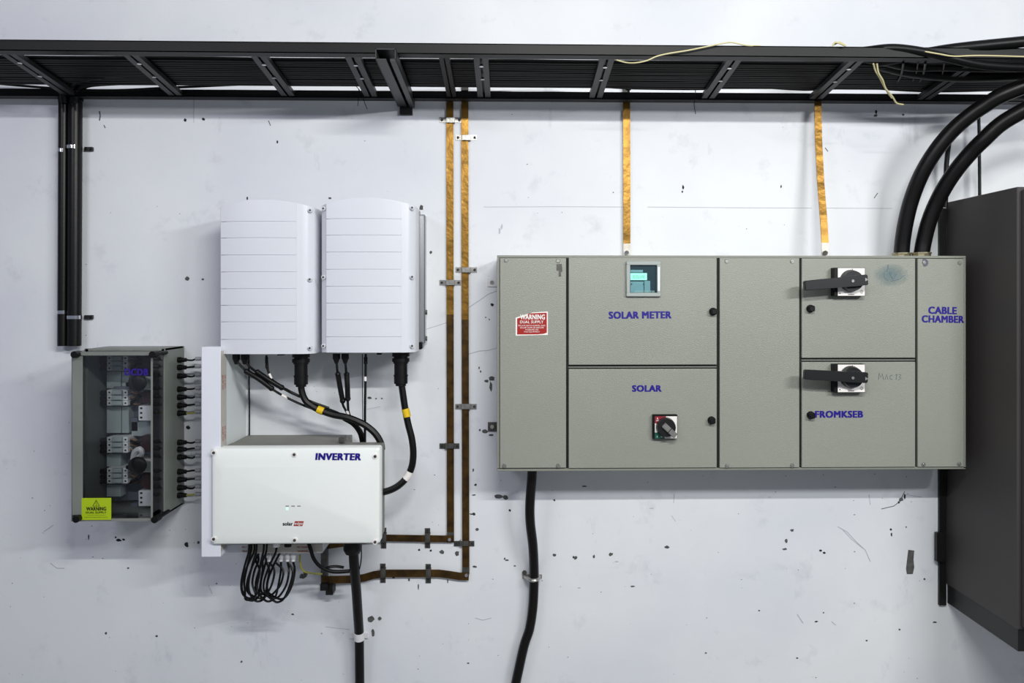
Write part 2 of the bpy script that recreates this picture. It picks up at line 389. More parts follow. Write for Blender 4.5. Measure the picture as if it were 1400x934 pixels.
# wall bracket carrying the tray
BR = thing('cantilever_bracket', 'dark steel channel bracket jutting from the wall under the tray left of the copper strips', 'bracket', P(556, 140, 0))
Xb = P(556, 140, 0).x
g = G()
z0w, z0f = P(556, 146, .01).z, P(530, 83, .50).z
for (x0, x1, a, b_) in ((-.031, -.028, 0, .034), (.028, .031, 0, .034), (-.031, .002, 0, .003), (.014, .031, -.004, .003), (-.031, .031, .031, .034)):
    g.prism([Vector((Xb+x0, -.01, z0w+a)), Vector((Xb+x1, -.01, z0w+a)), Vector((Xb+x1, -.01, z0w+b_)), Vector((Xb+x0, -.01, z0w+b_))], (0, -.50, z0f-z0w))
g.done('arm', M_traylight, BR)
G().box((Xb-.024, -.012, P(556, 157, .01).z), (Xb+.022, 0, z0w+.03)).done('wall_plate', M_cabblack, BR)
# cables on the tray
n = 13
ORD = ['first', 'second', 'third', 'fourth', 'fifth', 'sixth', 'seventh', 'eighth', 'ninth', 'tenth', 'eleventh', 'twelfth', 'last']
for i in range(n):
    d = .125+i*(.205-.0)/(n-1)
    r = random.uniform(.0075, .0098)
    pts = []
    for X in [-2.4+k*.24 for k in range(21)]:
        if d < .14 and X < -1.2: pass
        pts.append(Vector((X, -d-random.uniform(-.003, .003), zr(X, d)+.020+r+.001+random.uniform(0, .001))))
    o = G().tube(pts, r, 8, 3).done('power_cable', M_cable, smooth=True)
    tag(o, 'black power cable on the tray, ' + ORD[i] + ' in the packed row counted out from the wall', 'cable', 'power cables lying side by side on the tray')
for k, (pp, r, lab) in enumerate([
    ([(-50,112,.09),(120,125,.085),(240,121,.09),(330,117,.095),(410,114,.10),(450,117,.09),(520,118,.09),(580,112,.10),(700,110,.10)], .0045, 'thin black cable sagging along the back of the tray left of the bracket'),
    ([(640,115,.10),(760,113,.09),(820,119,.085),(860,122,.085),(960,123,.085),(1010,119,.09),(1100,124,.085),(1170,121,.09),(1240,125,.09),(1300,126,.09),(1440,122,.09)], .005, 'loose black cable waving along the back of the tray on the right'),
    ([(240,108,.11),(300,110,.10),(420,111,.10),(520,115,.09),(560,108,.11)], .003, 'finest black wire along the back of the tray near the left rungs')]):
    tag(G().tube([P(*p)+Vector((0, 0, .004)) for p in pp], r, 7, 5).done('loose_cable', M_cable, smooth=True), lab, 'cable')
for pp, r, lab in [
    ([(85,140,.05),(86,128,.06),(92,119,.09),(110,108,.14),(150,102,.18),(240,98,.2),(420,96,.21)], .014, 'black cable rising from the narrower left pipe and bending right over the tray'),
    ([(100,140,.05),(103,127,.06),(116,115,.09),(150,111,.11),(215,109,.12),(300,108,.12)], .016, 'black cable rising from the wider left pipe and bending right over the tray'),
    ([(88,140,.06),(84,124,.08),(70,110,.12),(50,98,.16),(10,88,.2),(-60,80,.25)], .012, 'black cable leaving the left pipes and crossing the tray to the far left'),
    ([(1180,70,.44),(1220,66,.45),(1262,71,.46),(1300,80,.47),(1350,90,.46),(1440,94,.44)], .014, 'thick black cable climbing over the tray front at the right end'),
    ([(1200,84,.36),(1250,76,.39),(1290,69,.42),(1330,64,.45),(1400,57,.47),(1470,50,.5)], .018, 'thick black cable rising off the tray at its far right corner'),
    ([(1150,80,.30),(1200,88,.30),(1240,97,.30),(1290,103,.28),(1345,104,.28),(1440,100,.3)], .020, 'thickest black cable beneath the tray at the right end'),
    ([(1170,78,.34),(1210,84,.35),(1245,91,.35),(1290,91,.35),(1345,92,.36),(1440,92,.38)], .016, 'black cable under the front of the tray at the right end')]:
    tag(G().tube([P(*p) for p in pp], r, 10, 6).done('bent_cable', M_cable, smooth=True), lab, 'cable')
for pp, r, m, lab in [
    ([(843,82,.45),(856,85.5,.455),(868,86,.468),(884,83,.475),(898,77,.475),(915,73,.475),(940,69,.475),(965,64,.475),(985,60,.475),(1000,58,.475),(1020,62,.465),(1040,63,.45)], .0022, M_cream, 'cream wire looping over the tray front above the meter'),
    ([(1138,63,.47),(1142,58,.475),(1150,60,.478),(1156,63,.475),(1148,58,.47),(1140,61,.465)], .0028, M_cream, 'small knot of cream wire on the tray front rail'),
    ([(1194,87,.46),(1197,97,.44),(1203,107,.42),(1208,117,.40),(1214,127,.38),(1219,134,.36)], .0026, M_cream, 'left strand of the pale wire pair hanging from the tray at right'),
    ([(1199,87,.455),(1201,99,.44),(1207,110,.42),(1211,121,.40),(1220,132,.38),(1226,141,.36),(1235,143,.35)], .0026, M_cream, 'right strand of the pale wire pair hanging from the tray at right'),
    ([(1230,64,.46),(1262,70,.47),(1285,74,.49),(1305,77,.49),(1341,76,.49),(1420,78,.48)], .0022, M_cream, 'pale wire draped over the cables at the tray right end'),
    ([(476,112,.12),(488,119,.1),(491,126,.085),(490,136,.085),(489,145,.08)], .0012, M_black, 'thin black tie wire dangling below the tray, left strand'),
    ([(478,108,.13),(486,117,.1),(492,124,.085),(496,133,.085),(499,142,.08),(502,149,.08)], .0012, M_black, 'thin black tie wire dangling below the tray, right strand'),
    ([(949,114,.11),(951,128,.085),(949,142,.08),(951,156,.08)], .0013, M_black, 'short black tie wire hanging under the tray right of the meter')]:
    tag(G().tube([P(*p) for p in pp], r, 6, 5).done('hanging_wire', m, smooth=True), lab, 'wire')
for k, px in enumerate((1232, 1252, 1262, 1288)):
    a = P(px, 84, .44); 
    tag(G().tube([P(px-8, 118, .11), P(px, 98, .3)-Vector((0,0,.01)), P(px+3, 86, .42)], .0022 if k % 2 else .004, 6, 3).done('cable_tie', M_black), 'black tie strap across the cables at the tray right end, ' + ['leftmost', 'second', 'third', 'rightmost'][k] + ' of four', 'cable tie', 'ties across the right end of the tray')
tag(G().ball(P(859, 121, .09), .013, (1, .8, .6)).cyl(P(859, 113, .09), P(859, 128, .09), .003, 6).done('tray_bolt', M_black, smooth=True), 'black bolt and washer on the tray rear rail above the middle copper strip', 'bolt')

# ------------------------------------------------------------------ left pipes
def pipe(x0, x1, ya, yb, d, label, clamps, ears):
    Xc = (P(x0, 300, d).x+P(x1, 300, d).x)/2; r = (P(x1, 300, d).x-P(x0, 300, d).x)/2
    t = thing('conduit_pipe', label, 'pipe', (Xc, -d, P(80, yb, d).z))
    G().cyl((Xc, -d, P(80, yb, d).z), (Xc+.004, -d, P(80, ya, d).z), r, 20).done('pipe', M_conduit, t, True)
    G().cyl((Xc+.004, -d, P(80, ya+6, d).z), (Xc+.004, -d, P(80, ya-3, d).z), r*1.12, 20).done('top_collar', M_black, t, True)
    for y in clamps:
        z = P(80, y, d+r).z
        cl = G().cyl((Xc, -d, z-.006), (Xc, -d, z+.006), r*1.07, 20).done('pipe_clamp', M_chrome, t, True)
        if ears:
            G().box((Xc+r, -.012, z-.007), (Xc+r+.028, 0, z+.007)).cyl((Xc+r+.018, -.012, z), (Xc+r+.018, -.018, z), .006, 8).done('clamp_ear', M_cabblack, cl)
    return t
pipe(79, 92.5, 131, 473, .03, 'narrower left black pipe of the pair dropping from the tray', (205, 427), False)
pipe(92.5, 110.5, 131, 473, .035, 'wider right black pipe of the pair dropping from the tray', (200, 434), True)

# ------------------------------------------------------------------ combiner box with clear lid
CB = thing('breaker_box', 'grey plastic breaker box with a clear lid and yellow warning sticker, at left', 'electrical box', P(170, 700, 0))
xl, xr = P(118, 590, .165).x, P(225.5, 590, .165).x
zt, zb = P(200, 477, .165).z, P(200, 705, .165).z
g = G(); t_ = .006
g.box((xl, -.012, zb), (xr, 0, zt))
g.box((xl, -.165, zb), (xl+t_, -.012, zt)); g.box((xr-t_, -.165, zb), (xr, -.012, zt))
g.box((xl, -.165, zt-t_), (xr, -.012, zt)); g.box((xl, -.165, zb), (xr, -.012, zb+t_))
g.done('base', M_box, CB)
G().box((xl+.02, -.03, zb+.02), (xr-.02, -.02, zt-.02)).done('mounting_plate', M_boxin, CB)
# rim on base front
ly0, ly1 = P(150, 481, .25).z, P(150, 712, .25).z
lx0, lx1 = P(99, 600, .25).x, P(210, 600, .25).x
g = G()
g.box((lx0, -.255, ly1), (lx1, -.2515, ly0))
g.box((lx1-.003, -.2514, ly1), (lx1, -.166, ly0)); g.box((lx0, -.2514, ly0-.003), (lx1-.003, -.166, ly0)); g.box((lx0, -.2514, ly1), (lx1-.003, -.166, ly1+.003))
g.done('clear_lid', M_lid, CB, label='clear plastic lid')
g = G()
g.box((lx0-.002, -.2514, ly1), (lx0+.004, -.166, ly0))
g.box((lx0, -.2575, ly0-.012), (lx1, -.2552, ly0)); g.box((lx0, -.2575, ly1), (lx1, -.2552, ly1+.009))
g.box((lx1-.006, -.2575, ly1), (lx1, -.2552, ly0)); 
g.box((xl-.004, -.172, zb-.002), (xl+.010, -.1655, zt)); g.box((xr-.008, -.172, zb), (xr+.002, -.1655, zt)); g.box((xl, -.172, zt-.008), (xr, -.1655, zt+.002)); g.box((xl, -.172, zb-.002), (xr, -.1655, zb+.008))
g.done('lid_rim', M_box, CB)
g = G(); g.pbox(98.5, 487, 113, 704, .2579, .2595); g.done('hinge_strip', M_box, CB, label='dusty grey strip down the left side of the lid')
for (x, y) in ((101, 485), (208, 485), (103.5, 710.5), (211, 711)):
    a = P(x, y, .28); b_ = Vector((a.x, -.17, a.z))
    G().cyl(a, Vector((a.x, -.245, a.z)), .0115, 12).cyl(Vector((a.x, -.245, a.z)), b_, .007, 10).done('lid_screw', M_black, CB, True)
# breakers: rows of three poles
rowsL = [(486.5, 507), (533, 555), (597.5, 619.5), (640, 661.5)]
for (y0, y1) in rowsL:
    for k in range(3):
        a, b_ = y0+(y1-y0)*k/3+.2, y0+(y1-y0)*(k+1)/3-.2
        br = G().pbox(146, a, 174.5, b_, .03, .105, .0012).done('circuit_breaker', M_mcb, CB)
        G().pbox(152.5, a+.6, 166, b_-.6, .105, .118, .001).done('breaker_face', M_blank, br)
        G().pbox(148.2, (a+b_)/2-1.1, 150.6, (a+b_)/2+1.1, .1052, .1058).done('terminal_screw', M_dark, br); G().pbox(170.2, (a+b_)/2-1.1, 172.6, (a+b_)/2+1.1, .1052, .1058).done('terminal_screw', M_dark, br)
        G().tube([P(145.5, (a+b_)/2, .08), P(141, (a+b_)/2+.6, .08), P(134, (a+b_)/2+1.5, .07), P(131, (a+b_)/2+2.5, .05)], .009, 8, 3).done('lead_wire', M_black, CB, True)
        G().tube([P(175, (a+b_)/2, .08), P(180, (a+b_)/2-.6, .085), P(185, (a+b_)/2+1, .08), P(192, (a+b_)/2+1, .06)], .004, 6, 3).done('inner_wire', M_brown, CB, True)
for (a, b_) in ((508, 531), (556, 592), (621, 638), (663, 679)):
    G().pbox(146, a, 165, b_, .03, .075).done('blanking_plate', M_blank, CB)
    if b_-a > 20: G().pbox(167, a, 176, b_, .03, .07).done('blanking_plate', M_blank, CB)
for (a, b_) in ((488, 513), (536, 551), (596, 618), (648, 668)):
    G().pbox(193, a, 211, b_, .03, .10, .002).done('contactor', M_dred, CB)
for (a, b_) in ((515, 533), (628, 646)):
    sw = G().pbox(181, a, 209, b_, .03, .10, .002).done('isolator_switch', M_mcb, CB)
    G().pbox(200.5, a+3, 207, b_-2, .1002, .103).done('switch_label', M_blank, sw)
    G().cyl(P(188, (a+b_)/2-.5, .15), P(188, (a+b_)/2-.5, .10), .030, 24).ball(P(188, (a+b_)/2-.5, .15), .030, (1, .3, 1)).box(P(172, (a+b_)/2+4.5, .14), P(190, (a+b_)/2-1.5, .12)).done('switch_knob', M_black, sw, True)
    G().pbox(155, b_-4, 177, b_+1, .03, .09).done('blanking_plate', M_boxin, CB)
for (a, b_) in ((555, 575.5), (671, 692.5)):
    sp = G().pbox(189, a, 210.5, b_, .03, .11, .002).done('surge_arrester', M_mcb, CB)
    for k in range(3): G().pbox(191.5, a+2+k*6.4, 194.5, a+4.6+k*6.4, .1102, .1108).done('terminal_screw', M_dark, sp)
    G().pbox(179, b_-4, 188, b_+14 if b_ < 600 else b_+4, .03, .06).done('blanking_plate', M_boxin, CB)
G().pbox(180, 577, 209, 596, .03, .06).done('blanking_plate', M_blank, CB)
G().tube([P(182, 628, .09), P(184, 619, .1), P(191, 614, .11), P(194, 620, .1), P(190, 624, .09)], .010, 8, 4).done('inner_wire', M_mcb, CB, True)
for (p) in ([(178,552,.08),(186,546,.1),(192,540,.09)], [(178,660,.08),(187,655,.1),(193,650,.09)], [(180,505,.08),(187,497,.1),(195,492,.09)], [(178,602,.08),(186,606,.1),(194,600,.09)]):
    G().tube([P(*q) for q in p], .006, 6, 3).done('inner_wire', M_black, CB, True)
text('lettering', 'DCDB', 170.5, 504, 203, 513.5, .2556, M_purple, CB, .045)
st = G().pbox(111.5, 681, 152, 711, .2596, .2604).done('warning_sticker', M_ygreen, CB, label='yellow-green warning sticker with black print')
g = G(); a, b_, c = P(131.5, 684, .2606), P(127, 692, .2606), P(136, 692, .2606)
for p, q in ((a, b_), (b_, c), (c, a)): g.tube([p, q], .0009, 5, 1, False)
g.tube([P(132, 686.5, .2606), P(131, 689, .2606), P(132.2, 689, .2606), P(131.3, 691.3, .2606)], .0006, 5, 1, False)
g.done('triangle_symbol', M_dark, st)
text('lettering', 'WARNING', 118, 693, 145.3, 698.4, .2604, M_dark, st, .03)
text('lettering', 'DUAL SUPPLY', 117.5, 699.3, 145.5, 702.2, .2604, M_dark, st, .01)
text('lettering', 'This circuit contains a generator', 119, 704, 144.5, 705.4, .2604, M_dark, st, .0)
text('lettering', 'Isolate both supplies before working', 116, 706.6, 147, 708.2, .2604, M_dark, st, .0)
# cable glands on its right side, each with its own lead to the white duct
ys = [492.2, 502.5, 514.3, 532.3, 543.2, 554.5, 565, 605, 614.6, 625.2, 645, 656, 667, 677.4]
for k, y in enumerate(ys):
    d = .055; a = P(243, y, d); b_ = P(252.5, y, d)
    zz = a.z
    xr_ = xr
    G().cyl((xr_, -d, zz), (xr_+.012, -d, zz), .0105, 10).cyl((xr_+.012, -d, zz), (xr_+.030, -d, zz), .0088, 10, .007).done('cable_gland', M_black, CB, True)
    yg = k in (6, 13)
    xe = P(300, y, d).x
    t = thing('string_lead', ('yellow-green' if yg else 'black') + ' lead ' + ['at the top', 'second from the top', 'third from the top', 'fourth from the top', 'fifth from the top', 'sixth from the top', 'that ends the upper group', 'at the top of the lower group', 'second in the lower group', 'third in the lower group', 'fourth in the lower group', 'fifth in the lower group', 'next to last at the bottom', 'at the very bottom'][k] + ' between breaker box and white duct', 'wire', (xr_+.03, -d, zz), 'leads between the breaker box and the duct')
    zo = random.uniform(-.004, .004)
    G().tube([(xr_+.028, -d, zz), (xr_+.050, -d, zz+zo), (P(268, y, d).x, -d, zz+.004)], .0034, 7, 4).done('wire', M_ygwire if yg else M_cable, t, True)
    G().cyl((P(267.5, y, d).x, -d, zz+.004), (P(274, y, d).x, -d, zz+.004), .0075, 8).cyl((P(274, y, d).x, -d, zz+.004), (P(281, y, d).x, -d, zz+.004), .005, 8).done('ferrule', M_greynut, t, True)

# ------------------------------------------------------------------ white ducts
DU = thing('cable_duct', 'tall white plastic cable duct between breaker box and inverter', 'cable duct', P(300, 760, 0))
g = G(); g.pbox(275, 474.5, 301.5, 762, .215, .27, .002); g.done('duct_cover', M_duct, DU)
xa, xb = P(276, 600, .27).x, P(301, 600, .27).x
G().box((xa+.004, -.215, P(290, 760, .27).z+.003), (xb-.001, -.0, P(290, 475.5, .27).z-.002)).done('duct_body', M_ductside, DU)
# printed film on the visible side lip
zf0, zf1 = P(301, 755, .27).z, P(301, 480, .27).z
G().box((xb, -.268, zf0), (xb+.0016, -.214, zf1)).done('protective_film', M_film, DU)
fl = DU
def side_text(s, yc, hpx, dmid, wd):
    cu = bpy.data.curves.new('tmp', 'FONT'); cu.body = s; cu.size = 1; cu.offset = .04; cu.resolution_u = 2
    to = bpy.data.objects.new('tmp', cu); C.objects.link(to); dg = bpy.context.evaluated_depsgraph_get(); dg.update()
    me = bpy.data.meshes.new_from_object(to.evaluated_get(dg)); bpy.data.objects.remove(to)
    xs = [v.co.x for v in me.vertices]; yy = [v.co.y for v in me.vertices]
    L = hpx*.0025; zc = P(305, yc, .24).z; base = Vector(DU['wl'])
    for v in me.vertices:
        u = (v.co.x-min(xs))/(max(xs)-min(xs))-.5; q = (v.co.y-min(yy))/(max(yy)-min(yy))-.5
        v.co = Vector((xb+.0020, -(dmid)-q*wd*-1, zc+u*L)) - base
    me.materials.clear(); me.materials.append(M_red); link('lettering', me, base, DU)
for yc in (522, 592): side_text('PVC TRUNK', yc, 20, .250, .012); side_text('100 x 50', yc, 18, .228, .010)
DH = thing('short_cable_duct', 'short beige printed duct lying level beneath the inverter', 'cable duct', P(370, 757, 0))
G().pbox(304, 744, 441, 757, .0, .20, .002).done('duct_body', M_duct, DH)
G().pbox(338, 744.5, 441, 756.3, .2002, .2018).done('protective_film', M_film, DH)
for x in (330, 404): 
    text('lettering', 'PVC TRUNK', x+2 if x > 380 else 331, 747, x+17, 749.5, .2018 if x > 380 else .2001, M_red, DH, .03)
    text('lettering', 'TRUNKING', x+2 if x > 380 else 331, 752.5, x+17, 755, .2018 if x > 380 else .2001, M_red, DH, .03)
for x in (368, 376, 384, 393, 401):
    a = P(x, 757, .17)
    G().cyl((a.x, -.17, a.z), (a.x, -.17, a.z-.013), .010, 12).cyl((a.x, -.17, a.z-.013), (a.x, -.17, a.z-.026), .0085, 12, .007).done('cable_gland', M_whitepl, DH, True)
tag(G().tube([P(340, 484, .006), P(340.5, 520, .006), P(341, 560, .006), P(341, 600, .006)], .0028, 6, 3).done('thin_cable', M_cable, smooth=True), 'thin black cable running straight down beside the white duct', 'cable')

# ------------------------------------------------------------------ two wall-mounted synergy units
def unit(xl_, xm0, xm1, xr_, yt, ypk, yb, grooves, screws, lscrews, heat_r, label):
    df = .235
    T = thing('inverter_unit', label, 'inverter', P((xl_+xr_)/2, yb, 0), 'twin tall inverter units')
    X = lambda p, d=df: P(p, 380, d).x
    Z = lambda y, d=df: P((xl_+xr_)/2, y, d).z
    x0, x1, a, b_ = X(xl_), X(xr_), X(xm0), X(xm1)
    ztop, zbot = Z(yt), Z(yb); arch = Z(ypk)-ztop-.004; xc = (x0+x1)/2; hw = (x1-x0)/2
    arc = lambda x: arch*(1-((x-xc)/hw)**2)
    bul = lambda x: .018*(1-((x-xc)/hw)**2)
    # body shell
    def slab(xs, dfun, z0, z1f, dback, name, m, par, z0f=None):
        g = G(); B = g.b
        F1 = [[B.verts.new((x, -dfun(x), z0)), B.verts.new((x, -dfun(x), z1f(x)))] for x in xs]
        F2 = [[B.verts.new((x, -dback, z0)), B.verts.new((x, -dback, z1f(x)))] for x in xs]
        n = len(xs)
        for i in range(n-1):
            B.faces.new((F1[i][0], F1[i+1][0], F1[i+1][1], F1[i][1])); B.faces.new((F2[i][0], F2[i][1], F2[i+1][1], F2[i+1][0]))
            B.faces.new((F1[i][1], F1[i+1][1], F2[i+1][1], F2[i][1])); B.faces.new((F1[i][0], F2[i][0], F2[i+1][0], F1[i+1][0]))
        B.faces.new((F1[0][0], F1[0][1], F2[0][1], F2[0][0])); B.faces.new((F1[-1][0], F2[-1][0], F2[-1][1], F1[-1][1]))
        return g.done(name, m, par, True)
    def dcover(x):
        e = min(x-x0, x1-x); rnd = .022*(1-min(e/.034, 1))**2
        return df-rnd+bul(x)-.0022
    xs = [x0+(x1-x0)*t for t in (0, .01, .025, .05, .08, .12)] + [x0+(x1-x0)*k/16 for k in range(3, 14)] + [x0+(x1-x0)*t for t in (.88, .92, .95, .975, .99, 1)]
    slab(xs, dcover, zbot, lambda x: ztop+arc(x), .12, 'cover', M_unit, T)
    G().box((x0+.004, -.1195, zbot+.006), (x1-.002, -.05, ztop)).done('housing', M_unitside, T)
    G().box((x0+.002, -.05, zbot+.02), (X(heat_r, .03), 0, ztop-.01), .004).done('heat_sink', M_alu, T)
    rows = [None]+grooves+[None]
    for i in range(len(grooves)+1):
        top = (lambda x: ztop+arc(x)-.0005) if i == 0 else (lambda x, z=Z(grooves[i-1])-.0009: z)
        bot = zbot+.0005 if i == len(grooves) else Z(grooves[i])+.0009
        nn = 10; xs2 = [a+.0015+(b_-a-.003)*k/nn for k in range(nn+1)]
        slab(xs2, lambda x: df+bul(x), bot, top, df-.012, 'front_panel', M_unit, T)
    for (px, y) in screws+lscrews:
        c = P(px, y, df+.003); dd = df-.0005
        s1 = G().cyl((c.x, -dd+.004, c.z), (c.x, -dd-.004, c.z), .0068, 16).done('screw_boss', M_unit, T, True)
        G().cyl((c.x, -dd-.004, c.z), (c.x, -dd-.0065, c.z), .0036, 10).done('screw', M_darksteel, s1, True)
    return T, (x0, x1, zbot)
U1, _ = unit(298, 301.5, 407, 428.5, 283, 272.5, 484, [303.5,325.7,349,372,395,417.6,440,464], [(424,287.5),(423.5,382),(423.5,476)], [], 434,
          'left one of the twin tall grey inverter units with grooved front')
U2, _ = unit(437.5, 446, 550, 567.5, 281, 269.5, 482, [299.7,322,345,368.5,391.6,414.7,437,460.4], [(563.5,284),(563.5,378.5),(563.5,473)], [(442,285),(442,379),(442,473)], 582,
          'right one of the twin tall grey inverter units with grooved front')
for y in (427, 463): G().cyl(P(580, y, .03), P(584, y, .03), .009, 8).done('mounting_screw', M_darksteel, U2)
G().pbox(568, 468, 577, 478, .05, .10, .004).done('corner_cap', M_black, U2)

def gland_small(x, y, d, par, name='cable_gland', r=.011):
    a = P(x, y, d); G().cyl(a+Vector((0, 0, .006)), a-Vector((0, 0, .012)), r*1.15, 12).cyl(a-Vector((0, 0, .012)), a-Vector((0, 0, .028)), r*1.05, 12, r*.5).done(name, M_black, par, True)
def gland_big(x, y, par, d=.17):
    a = P(x, y, d); g = G(); z = a.z
    for (z0, z1, r) in ((.008, -.006, .030), (-.006, -.012, .024), (-.012, -.024, .030), (-.024, -.030, .026), (-.030, -.070, .0225), (-.070, -.074, .025), (-.074, -.100, .0235), (-.100, -.108, .018)):
        g.cyl((a.x, -d, z+z0), (a.x, -d, z+z1), r, 18)
    g.done('cable_gland', M_black, par, True)
for x in (323, 334.5): gland_small(x, 487, .19, U1)
gland_big(411.5, 486, U1)
for x in (460, 472): gland_small(x, 486, .19, U2)
gland_big(548, 485, U2)
G().pbox(379, 484, 387, 486, .16, .19).done('drain_plug', M_black, U1); G().pbox(515, 482, 521, 485, .16, .19).done('drain_plug', M_black, U2)
def dc_cable(pp, conn, label, r=.0043, white=None, band=None, m=None, rc=.0085, d=None):
    pts = [P(*p) for p in pp]
    T = thing('cable', label, 'cable', pts[0])
    G().tube(pts, r, 8, 6).done('sheath', m or M_cable, T, True)
    if conn:
        c = [P(*p) for p in conn]
        g = G(); g.tube(c, rc, 10, 5, rad=[rc*1.05]*len(c)); a, b_ = c[0], c[-1]
        g.ball(c[0], rc*1.15); g.ball(c[-1], rc*1.2)
        g.done('connector', M_black, T, True)
    for wpts, mm in ((white, M_white), (band, M_yellow)):
        if wpts: G().tube([P(*p) for p in wpts], r*1.12, 12, 3).done('marker_band', mm, T, True, label='yellow tape band' if mm is M_yellow else 'white marker band')
    return T
dc_cable([(323,491,.19),(327,498,.19),(334,505,.19),(340,511,.19),(372,532,.18),(385,540,.17),(405,550,.16),(430,560,.15),(455,567,.14),(475,574,.13),(492,586,.12),(499,604,.11),(500,615,.11)],
         [(337,508,.19),(355,519,.19),(371,531,.18)], 'thin black cable from the outermost left gland of the left unit', white=[(385,540,.17),(393,544.5,.165)])
dc_cable([(334.5,491,.19),(340,500,.19),(350,508,.18),(360,513,.18),(387,531,.17),(400,538,.16),(420,547,.15),(440,556,.14),(465,566,.13),(485,580,.12),(495,600,.11),(496,615,.11)],
         [(352,509,.18),(370,521,.18),(385,530,.17)], 'thin black cable from the second gland of the left unit')
dc_cable([(364.5,486,.17),(364,494,.17),(365.5,503,.17),(368,512,.17),(371,518,.17),(380,526,.165),(400,537,.16),(425,549,.15),(450,558,.14)], [(364.5,490,.17),(365,502,.17)],
         'short black cable with a white sleeve under the left unit', white=[(368,511,.17),(371,518,.17)], rc=.005)
dc_cable([(411.5,522,.17),(412.5,535,.17),(418,548,.17),(428,556,.17),(438,561,.17),(455,567,.17),(475,571,.17),(495,579,.17),(508,588,.17),(516,597,.17),(521,607,.17),(522,615,.17)], None,
         'thick black cable with a yellow band arching from the left unit to the inverter', r=.0118, band=[(434,559.5,.17),(438.5,561.3,.17),(442,562.7,.17)])
dc_cable([(548.5,522,.17),(551,540,.17),(554,560,.17),(558,580,.17),(563,600,.17),(565,620,.17),(563,638,.17),(556,653,.17),(545,664,.18),(534,670,.19),(524,673,.20)], None,
         'thick black cable with a yellow band curving from the right unit into the inverter side', r=.0118, band=[(554,559,.17),(555.5,564.5,.17),(556.7,570,.17)], white=[(560.5,645,.17),(557.5,651,.17),(554,655,.17)])
dc_cable([(460,490,.19),(461,505,.19),(463,520,.18),(468,550,.17),(472,560,.16),(478,570,.15),(488,582,.14),(495,595,.13),(497,612,.13)], [(462,512,.19),(465,530,.18),(468.5,548,.17)],
         'thin black cable with a long connector under the right unit, left of two')
dc_cable([(472,490,.19),(473,505,.19),(474,520,.18),(475.5,550,.17),(477,565,.16),(484,578,.15),(493,590,.14),(501,612,.13)], [(474,512,.18),(475,530,.18),(475.5,545,.17)],
         'thin black cable with a long connector under the right unit, right of two', white=[(474.5,562,.165),(477,570,.16)])
dc_cable([(500,484,.17),(500,500,.17),(499.5,530,.17),(499,560,.17),(499,580,.16),(499,612,.15)], [(500,490,.17),(500,496,.17)],
         'straight black cable with a white sleeve under the right unit', white=[(499.5,515,.17),(499.5,521,.17)], rc=.006)
dc_cable([(495.5,484,.12),(495.5,530,.12),(496,580,.12)], None, 'very fine black wire hanging straight under the right unit', r=.0014)
tag(G().tube([P(470,572,.15), P(482,579,.14), P(490,588,.13), P(494,598,.125), P(496,612,.12)], .0085, 10, 5).done('cable_bundle', M_cable, smooth=True), 'bunched black cables entering the inverter top left of the thick arch', 'cable')

# ------------------------------------------------------------------ inverter manager
IV = thing('solar_inverter', 'wide white inverter with a navy title and red logo below the twin units', 'inverter', P(405, 745, 0))
df = .29
x0, x1 = P(288, 680, df).x, P(519, 680, df).x; zt, zb = P(403, 613, df).z, P(403, 745, df).z
g = G(); B = g.b
def rr(x0, x1, z0, z1, y, r=.006, n=4):
    out = []
    for cx_, cz_, a0 in ((x1-r, z1-r, 0), (x0+r, z1-r, 90), (x0+r, z0+r, 180), (x1-r, z0+r, 270)):
        for k in range(n+1):
            a = math.radians(a0+90*k/n); out.append(B.verts.new((cx_+r*math.cos(a), y, cz_+r*math.sin(a))))
    return out
sx0, sx1, sz0, sz1 = P(297, 680, df).x, P(511, 680, df).x, P(403, 729, df).z, P(403, 633, df).z
loops = [rr(x0, x1, zb, zt, -.235, .008), rr(x0, x1, zb, zt, -df+.012, .008), rr(x0+.004, x1-.004, zb+.004, zt-.004, -df+.006, .008), rr(x0+.006, x1-.006, zb+.006, zt-.006, -df+.005, .008),
         rr(sx0-.006, sx1+.006, sz0-.006, sz1+.006, -df+.004, .02), rr(sx0+.012, sx1-.012, sz0+.012, sz1-.012, -df, .02)]
for A_, B_ in zip(loops, loops[1:]):
    n = len(A_)
    for k in range(n): B.faces.new((A_[k], A_[(k+1)%n], B_[(k+1)%n], B_[k]))
B.faces.new(loops[-1]); B.faces.new(loops[0][::-1])
g.done('front_cover', M_inv, IV, True)
xs_ = P(467, 600, .19).x
g = G(); g.box((x0+.03, -.234, zb+.01), (x1-.002, -.17, zt-.002)); g.box((x0+.030, -.17, zb+.01), (xs_, 0, zt-.004))
g.done('housing', M_invtop, IV)
G().pbox(463, 598, 470, 606, .15, .20, .001).done('corner_bracket', M_darksteel, IV)
for (x, y) in ((292.5,619),(402.5,621.5),(513,624),(292.5,737),(403,738.5),(513,741)):
    c = P(x, y, df-.004)
    s1 = G().cyl((c.x, -df+.008, c.z), (c.x, -df+.001, c.z), .0085, 14).done('screw_boss', M_white, IV, True)
    G().cyl((c.x, -df+.001, c.z), (c.x, -df-.0005, c.z), .005, 10).done('screw', M_darksteel, s1, True)
text('lettering', 'INVERTER', 431, 619.5, 493.5, 629.5, df-.0034, M_navy, IV, .045, slant=.1, tilt=-.012)
text('logo_lettering', 'solar', 386.5, 713.5, 400.5, 718.8, df, M_dark, IV, .035)
G().ppoly([(401.3,719.4),(403.2,712.8),(415.3,712.8),(413.4,719.4)], df-.0005, df+.0006).done('logo_block', M_stred, IV, label='red logo block')
text('logo_lettering', 'edge', 402.8, 713.4, 413.8, 719, df+.0006, M_white, IV, .006, slant=.25)
